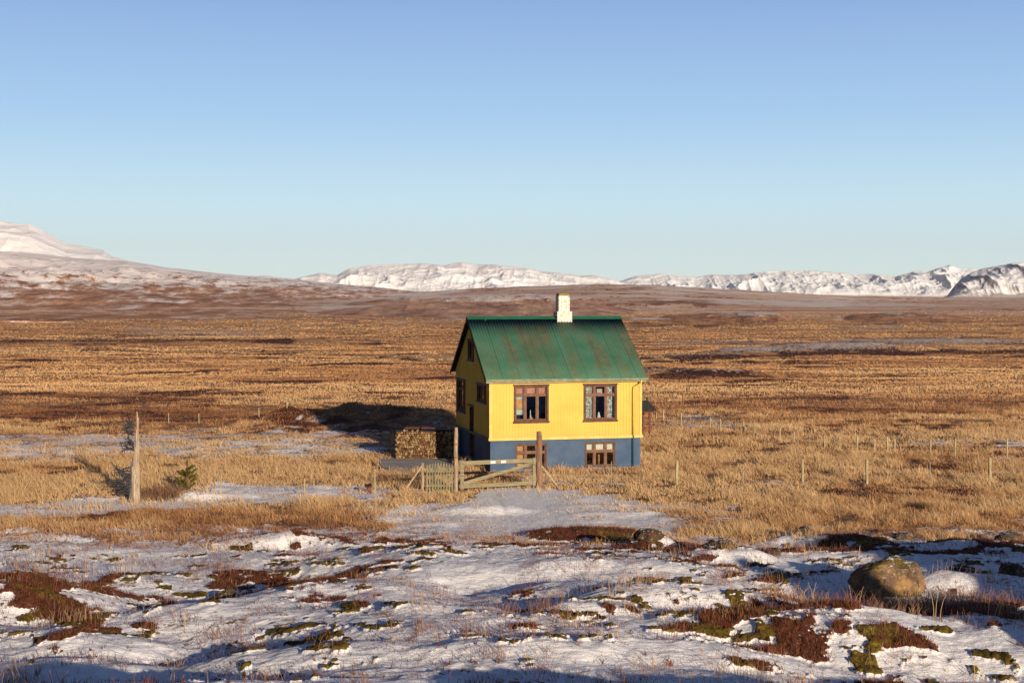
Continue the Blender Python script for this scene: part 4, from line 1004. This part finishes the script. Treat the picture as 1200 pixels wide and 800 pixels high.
# ------------------------------------------------------------------ wire fences
def fence(name, label, pts, sticks=(), wires=(.3, .6, .9), r=.062, hs=None, matp=None, wr=.0035, breaks=()):
    t = empty(name, (pts[0][0], pts[0][1], zg(*pts[0]))); tag(t, label, "fence"); o0 = Vector(t.location); tops = []
    for i, (x, y) in enumerate(pts):
        h = (hs[i] if hs else 1.0); z = zg(x, y); thin = i in sticks; rr = .022 if thin else r
        m = MB(); lx = RNG.normal(0, .025)
        m.tube([(x - o0.x, y - o0.y, z - .3 - o0.z), (x - o0.x + lx, y - o0.y, z + h - o0.z)], [rr, rr * .95], 8, .1, i); m.build("post", M_THIN if thin else (matp or M_FPOST), t)
        tops.append((x - o0.x, y - o0.y, z - o0.z, lx, h))
    for wz in wires:
        m = MB()
        for i in range(len(tops) - 1):
            if i in breaks: continue
            a, b = tops[i], tops[i + 1]; mid = ((a[0] + b[0]) / 2, (a[1] + b[1]) / 2 - .04, (a[2] + b[2]) / 2 + wz - .03)
            m.tube([(a[0], a[1] - .06, a[2] + wz), mid, (b[0], b[1] - .06, b[2] + wz)], [wr] * 3, 4)
        m.build("wire", M_WIRE, t)
    return t
fence("wire_fence", "nearer wire fence running right from the thick gate post across the grass", [(3.95, 56.6), (6.6, 56.9), (9.3, 57.2), (11.75, 57.3), (14.35, 57.3), (16.9, 57.4), (19.4, 57.5), (22.2, 57.8)],
      sticks=(0, 2, 5), hs=[1.0, 1.0, .8, 1.02, 1.0, .9, 1.08, 1.0])
FAR = [(769.2, 491, .56), (777.8, 492.5, .6), (799, 497, .6), (809.4, 497.5, .55), (832.6, 501.5, .55), (845.4, 504.5, .55), (871.6, 510, .55), (885, 512, .55), (900, 513, .45), (914.4, 516.5, .58), (931.4, 519.5, .5),
       (949.6, 522, .5), (966.8, 523.5, .52), (985.4, 526.5, .56), (1005.4, 527.5, .62), (1025.7, 528.5, .55), (1041.6, 528.5, .62), (1050, 528, .52), (1092, 533.5, .6), (1120.4, 539, .75), (1181.8, 542.5, .85)]
fp = []; fh = []
for u, v, h in FAR:
    Y = invY(v + 1.5); fp.append(((u - 600) / F * Y, Y)); fh.append(max(.6, h * 1.25))
fence("wire_fence", "farther fence of many short pale posts slanting from the red shelter to the right edge", fp, sticks=(3, 8, 11), hs=fh, wires=(.25, .5), r=.045, wr=.003)
lf = [(u, v) for u, v in ((197, 497), (232.5, 495.5), (303, 493), (336, 493), (343.3, 491))]
fence("wire_fence", "low fence of scattered stakes behind the snowy strip left of the house", [((u - 600) / F * invY(v + 1), invY(v + 1)) for u, v in lf], hs=[.6, .6, .55, .85, .5], wires=(.4,), r=.03, sticks=(4,))
fence("wire_fence", "sparse fence of three thin stakes between the dead trunk and the gate prop", [(-10.9, 53.0), (-7.85, 53.6), (-5.28, 54.7)], hs=[.85, .62, .92], r=.026, wires=(.3, .55), wr=.002)
# small rusty iron pipe stump beside the stake
t = empty("pipe_stump", (-5.52, 54.7, zg(-5.52, 54.7))); tag(t, "rusty red iron stump with a dark top beside the stake left of the gate", "stump")
m = MB(); m.tube([(0, 0, -.1), (0, 0, .24)], [.10, .09], 10); m.build("pipe", M_SHEDR, t); m = MB(); m.tube([(-.16, 0, .27), (.10, 0, .33)], [.055, .07], 8); m.build("valve", M_BARGE, t)

# ------------------------------------------------------------------ well shelter behind the house
sx, sy = 6.55, 78.6
sh = empty("shelter", (sx, sy, zg(7.3, 78)), .2345); tag(sh, "small open red wooden shelter with dark roof peeping out behind the house", "shelter")
for a, b in ((0, 0), (1.1, 0), (0, 1.1), (1.1, 1.1)):
    m = MB(); m.box(a, a + .10, b, b + .10, -.3, 1.25); m.build("post", M_SHEDR, sh)
for zz in (.12, .34):
    m = MB(); m.box(.10, 1.10, .03, .07, zz, zz + .10); m.build("rail", M_SHEDR, sh)
for b_ in (-.10, 1.2):
    m = MB(); m.box(-.12, 1.32, b_, b_ + .10, 1.25, 1.35); m.build("beam", M_SHEDR, sh)
m = MB()
for s in (0, 1):
    f_ = (lambda v: v) if s == 0 else (lambda v: 1.2 - v)
    m._add([(-.28, f_(-.25), 1.33), (1.48, f_(-.25), 1.33), (1.32 - .1, .6, 1.83), (.02, .6, 1.83), (-.28, f_(-.25), 1.39), (1.48, f_(-.25), 1.39), (1.32 - .1, .6, 1.88), (.02, .6, 1.88)], [(0, 1, 2, 3), (4, 5, 6, 7), (0, 1, 5, 4), (1, 2, 6, 5), (0, 3, 7, 4)])
m.build("roof", M_SHEDT, sh)
m = MB(); m.tube([(1.16, .6, 1.84), (1.16, .6, 1.94), (1.16, .6, 2.0), (1.16, .6, 2.07)], [.03, .03, .08, .03], 8); m.build("finial", M_SHEDT, sh)

# ------------------------------------------------------------------ dead trunk, small pine, brush
sxx, syy = -13.88, 52.2; z0 = zg(sxx, syy)
sn = empty("dead_tree", (sxx, syy, z0)); tag(sn, "tall bleached splintered trunk with dark bare branches standing alone at left", "dead tree")
m = MB(); rgs = random.Random(2)
spl = [(.075, 3.34, .038), (.115, 3.12, .042), (.045, 2.7, .042), (.12, 2.4, .05), (.03, 2.05, .05), (.08, 2.1, .06), (-.03, 1.72, .05), (.0, 1.5, .07), (.08, 1.5, .085), (-.085, 1.32, .06), (-.04, 1.16, .085), (.02, 1.04, .15)]
for i, (x, h, r) in enumerate(spl):
    lx = .02 * h / 3.3
    m.tube([(x, .02 * math.sin(i * 2), -.2), (x + lx * .2, .02 * math.sin(i * 2), h * .3), (x + lx * .6 + rgs.uniform(-.01, .01), .02 * math.cos(i), h * .62), (x + lx * .9 + rgs.uniform(-.012, .012), 0, h * .93), (x + lx, 0, h)],
           [r * 1.08, r, r * .92, r * .8, r * .6], 7, .35, i)
m.build("trunk", M_SNAG, sn)
m = MB(); m.tube([(-.17, .10, -.2), (-.17, .10, .8), (-.12, .10, 1.35), (-.06, .10, 1.7)], [.11, .10, .07, .01], 9, .4, 6); m.build("trunk_shade_half", M_TRUNK_SHADE, sn)  # dark half: the trunk's shaded left side put into colour
m = MB()
for i in range(44):
    low = i < 24; zb = rgs.uniform(.25, 1.25) if low else rgs.uniform(1.9, 2.9); L = rgs.uniform(.5, 1.05) if low else rgs.uniform(.25, .6)
    a = rgs.uniform(2.5, 3.7); p = Vector((-.05, .05, zb)); d = Vector((math.cos(a), math.sin(a), rgs.uniform(-.15, .75))).normalized(); pts = [p]
    for k in range(5): d = (d + Vector((rgs.uniform(-.3, .3), rgs.uniform(-.3, .3), rgs.uniform(-.35, .25)))).normalized(); p = p + d * L / 5; pts.append(p.copy())
    m.tube(pts, [.034, .03, .025, .02, .014, .008], 5)
    for k in range(4):
        q0 = pts[rgs.randint(1, 4)]; d2 = (d + Vector((rgs.uniform(-.9, .9), rgs.uniform(-.9, .9), rgs.uniform(-.9, .9)))).normalized(); m.tube([q0, q0 + d2 * .12, q0 + d2 * .24 + Vector((0, 0, .04))], [.016, .012, .006], 4)
m.build("branch", M_DEADB, sn)

pn = empty("pine_sapling", (-12.3, 53.7, zg(-12.3, 53.7))); tag(pn, "small olive green pine sapling right of the bleached trunk", "sapling")
pn.scale = (1.3, 1.3, 1.22)
m = MB(); m.tube([(0, 0, -.1), (.02, 0, .4), (0, 0, .98)], [.035, .025, .008], 7); tips = [(Vector((0, 0, .78)), Vector((0, 0, 1)), .26)]
rgp = random.Random(9)
for i in range(24):
    zb = rgp.uniform(.12, .8); a = i * 2.4; L = (.40 - .20 * zb) * rgp.uniform(.7, 1.1); d = Vector((math.cos(a), math.sin(a), .75)).normalized(); p0 = Vector((0, 0, zb)); p1 = p0 + d * L
    m.tube([p0, (p0 + p1) / 2 + Vector((0, 0, -.02)), p1], [.014, .011, .006], 5); tips.append((p0 + d * L * .35, d, L * .85))
m.build("trunk", M_TWIG, pn)
VV = []; CC = []
for p0, d, L in tips:
    for k in range(190):
        t = rgp.random(); b = p0 + d * L * t; dd = (d * .9 + Vector((rgp.gauss(0, .6), rgp.gauss(0, .6), rgp.gauss(0, .5)))).normalized(); e = dd * rgp.uniform(.05, .09); s_ = dd.cross(Vector((rgp.random(), rgp.random(), rgp.random()))).normalized() * .008
        VV += [b - s_, b + s_, b + e]; c = rgp.uniform(.7, 1.25); CC += [(.15 * c, .155 * c, .022 * c)] * 3
cr = np_mesh("crown", np.array([tuple(v) for v in VV]), tris=np.arange(len(VV)).reshape(-1, 3), material=M_NEED, cols={"col": np.array(CC)}); cr.parent = pn

def brush(x, y, rx, h, n, seed, label, c=M_TWIG):
    t = MB(); r_ = random.Random(seed)
    for i in range(n):
        bx, by = r_.gauss(0, rx * .5), r_.gauss(0, .25); L = h * r_.uniform(.5, 1.1); lx = r_.gauss(0, .35) * L; ly = r_.gauss(0, .2) * L
        z = zg(x + bx, y + by) - zg(x, y) if i % 5 == 0 else 0
        t.tube([(bx, by, -.1), (bx + lx * .4, by + ly * .4, L * .55), (bx + lx, by + ly, L)], [.010, .007, .003], 4)
        for k in range(3):
            f_ = r_.uniform(.3, .9); q0 = Vector((bx + lx * f_, by + ly * f_, L * f_)); t.tube([q0, q0 + Vector((r_.gauss(0, .10), r_.gauss(0, .06), r_.uniform(.05, .18)))], [.006, .003], 4)
    o = t.build("bare_bush", c); o.location = (x, y, zg(x, y)); tag(o, label, "bush"); return o
brush(-13.0, 52.8, .95, .62, 170, 5, "low thicket of bare reddish twigs between the bleached trunk and the pine sapling")
brush(-5.0, 57.2, .5, .6, 40, 6, "small bare bush on the grass in front of the woodpile")

# ------------------------------------------------------------------ boulder and rocks
def rock(name, u, v, wpx, hpx, mt, label, seed, squash=(1, .8, 1), sink=.12, shape=None, sub=6):
    x, y = wpt(u, v); z = zg(x, y); k = y / F; wm = wpx * k / 2; hm = hpx * k
    bm = bmesh.new(); bmesh.ops.create_icosphere(bm, subdivisions=sub, radius=1)
    P = np.array([tuple(v.co) for v in bm.verts])
    # blocky superellipsoid with noise
    e = shape or 3.2; nrm = (np.abs(P) ** e).sum(1) ** (1 / e); P = P / nrm[:, None]; P0 = P.copy()
    n = fbm(P[:, 0] * 1.6 + seed, P[:, 1] * 1.6 + P[:, 2] * 1.3, seed, 4) + fbm(P[:, 2] * 2.1 + seed, P[:, 0] * 1.7 - P[:, 1], seed + 5, 4)
    nf = ridged(P0[:, 0] * 4 + P0[:, 1] * 2.1, P0[:, 2] * 4 + P0[:, 1] * 2.7, seed + 3, 4) - .5
    P = P * (1 + n[:, None] * (.24 if name == 'boulder' else .38) + nf[:, None] * .07)
    P[:, 2] = np.where(P[:, 2] < -.55, -.55 + (P[:, 2] + .55) * .25, P[:, 2])
    P[:, 0] = P[:, 0] * (1 - .22 * np.clip(P[:, 2], 0, 1)) + .10 * P[:, 2]
    P = P / np.abs(P).max(0) * np.array([wm, wm * squash[1], hm * .5 * (1 + sink)])
    P[:, 2] += hm * (.5 - sink / 2)
    for vv, p in zip(bm.verts, P): vv.co = p
    me = bpy.data.meshes.new(name); bm.to_mesh(me); bm.free(); me.materials.append(mt); me.polygons.foreach_set("use_smooth", [True] * len(me.polygons))
    o = bpy.data.objects.new(name, me); COL.objects.link(o); gx_, gy_ = np.meshgrid(np.linspace(-wm, wm, 7) * .8, np.linspace(-wm, wm, 7) * .5); zf = zground(x + gx_.ravel(), y + gy_.ravel()); o.location = (x, y, min(z, float(np.percentile(zf, 12))) - (-.02 if name == 'boulder' else .03)); tag(o, label, "rock" if name == "rock" else "boulder"); return o
rock("boulder", 1043, 694, 93, 50, M_BOULDER, "large lichen covered boulder with moss and snow on top at right", 3, squash=(1, .7, 1), shape=2.7)
rock("rock", 1128, 682, 42, 15, M_SROCK, "snow dusted low rock just right of the large boulder", 13, shape=2.4)
rock("rock", 1188, 684, 34, 20, M_DROCK, "reddish dark rock at the right edge beyond the boulder", 17, shape=2.4)
rock("rock", 944, 637, 22, 13, M_SROCK, "small pointed rock on the snow at the edge of the dry grass", 19, shape=2.2)
rock("rock", 907, 662, 20, 11, M_DROCK, "small dark round rock alone left of the large boulder", 23, shape=2.4)
rock("rock", 760, 656, 38, 16, M_DROCK, "dark mossy rock just below the rusty heather mound", 29, shape=2.4)
rock("rock", 845, 666, 46, 18, M_DROCK, "wide flat dark rock in the shaded snow between the mound and the boulder", 31, shape=2.4)
rock("rock", 262, 690, 34, 15, M_DROCK, "dark slanting stone in the lit snow at left", 37, shape=2.4)
rock("rock", 1186, 642, 36, 16, M_SROCK, "dark snow capped rock at the right edge by the grass", 41, shape=2.4)
rock("rock", 1062, 634, 30, 9, M_SROCK, "flat snow capped stone behind the large boulder", 43, shape=2.4)

# paved apron of the yard between woodpile and gate
m = MB(); z_ = max(zg(-4.5, 64.5), zg(-2.6, 63)) + .03
P = [(-6.3, 66.2), (-5.7, 62.6), (-4.6, 61.0), (-2.3, 60.2), (-1.5, 61.8), (-2.0, 66.3)]
m._add([(x, y, z_) for x, y in P] + [(x, y, z_ - .5) for x, y in P], [tuple(range(6)), tuple(range(11, 5, -1))] + [(i, (i + 1) % 6, 6 + (i + 1) % 6, 6 + i) for i in range(6)])
pv = m.build("path", mat("pale_slab", rough=.9, build=m_paint((.30, .28, .27), (.44, .42, .41), 1.5, .4))); pv["kind"] = "structure"
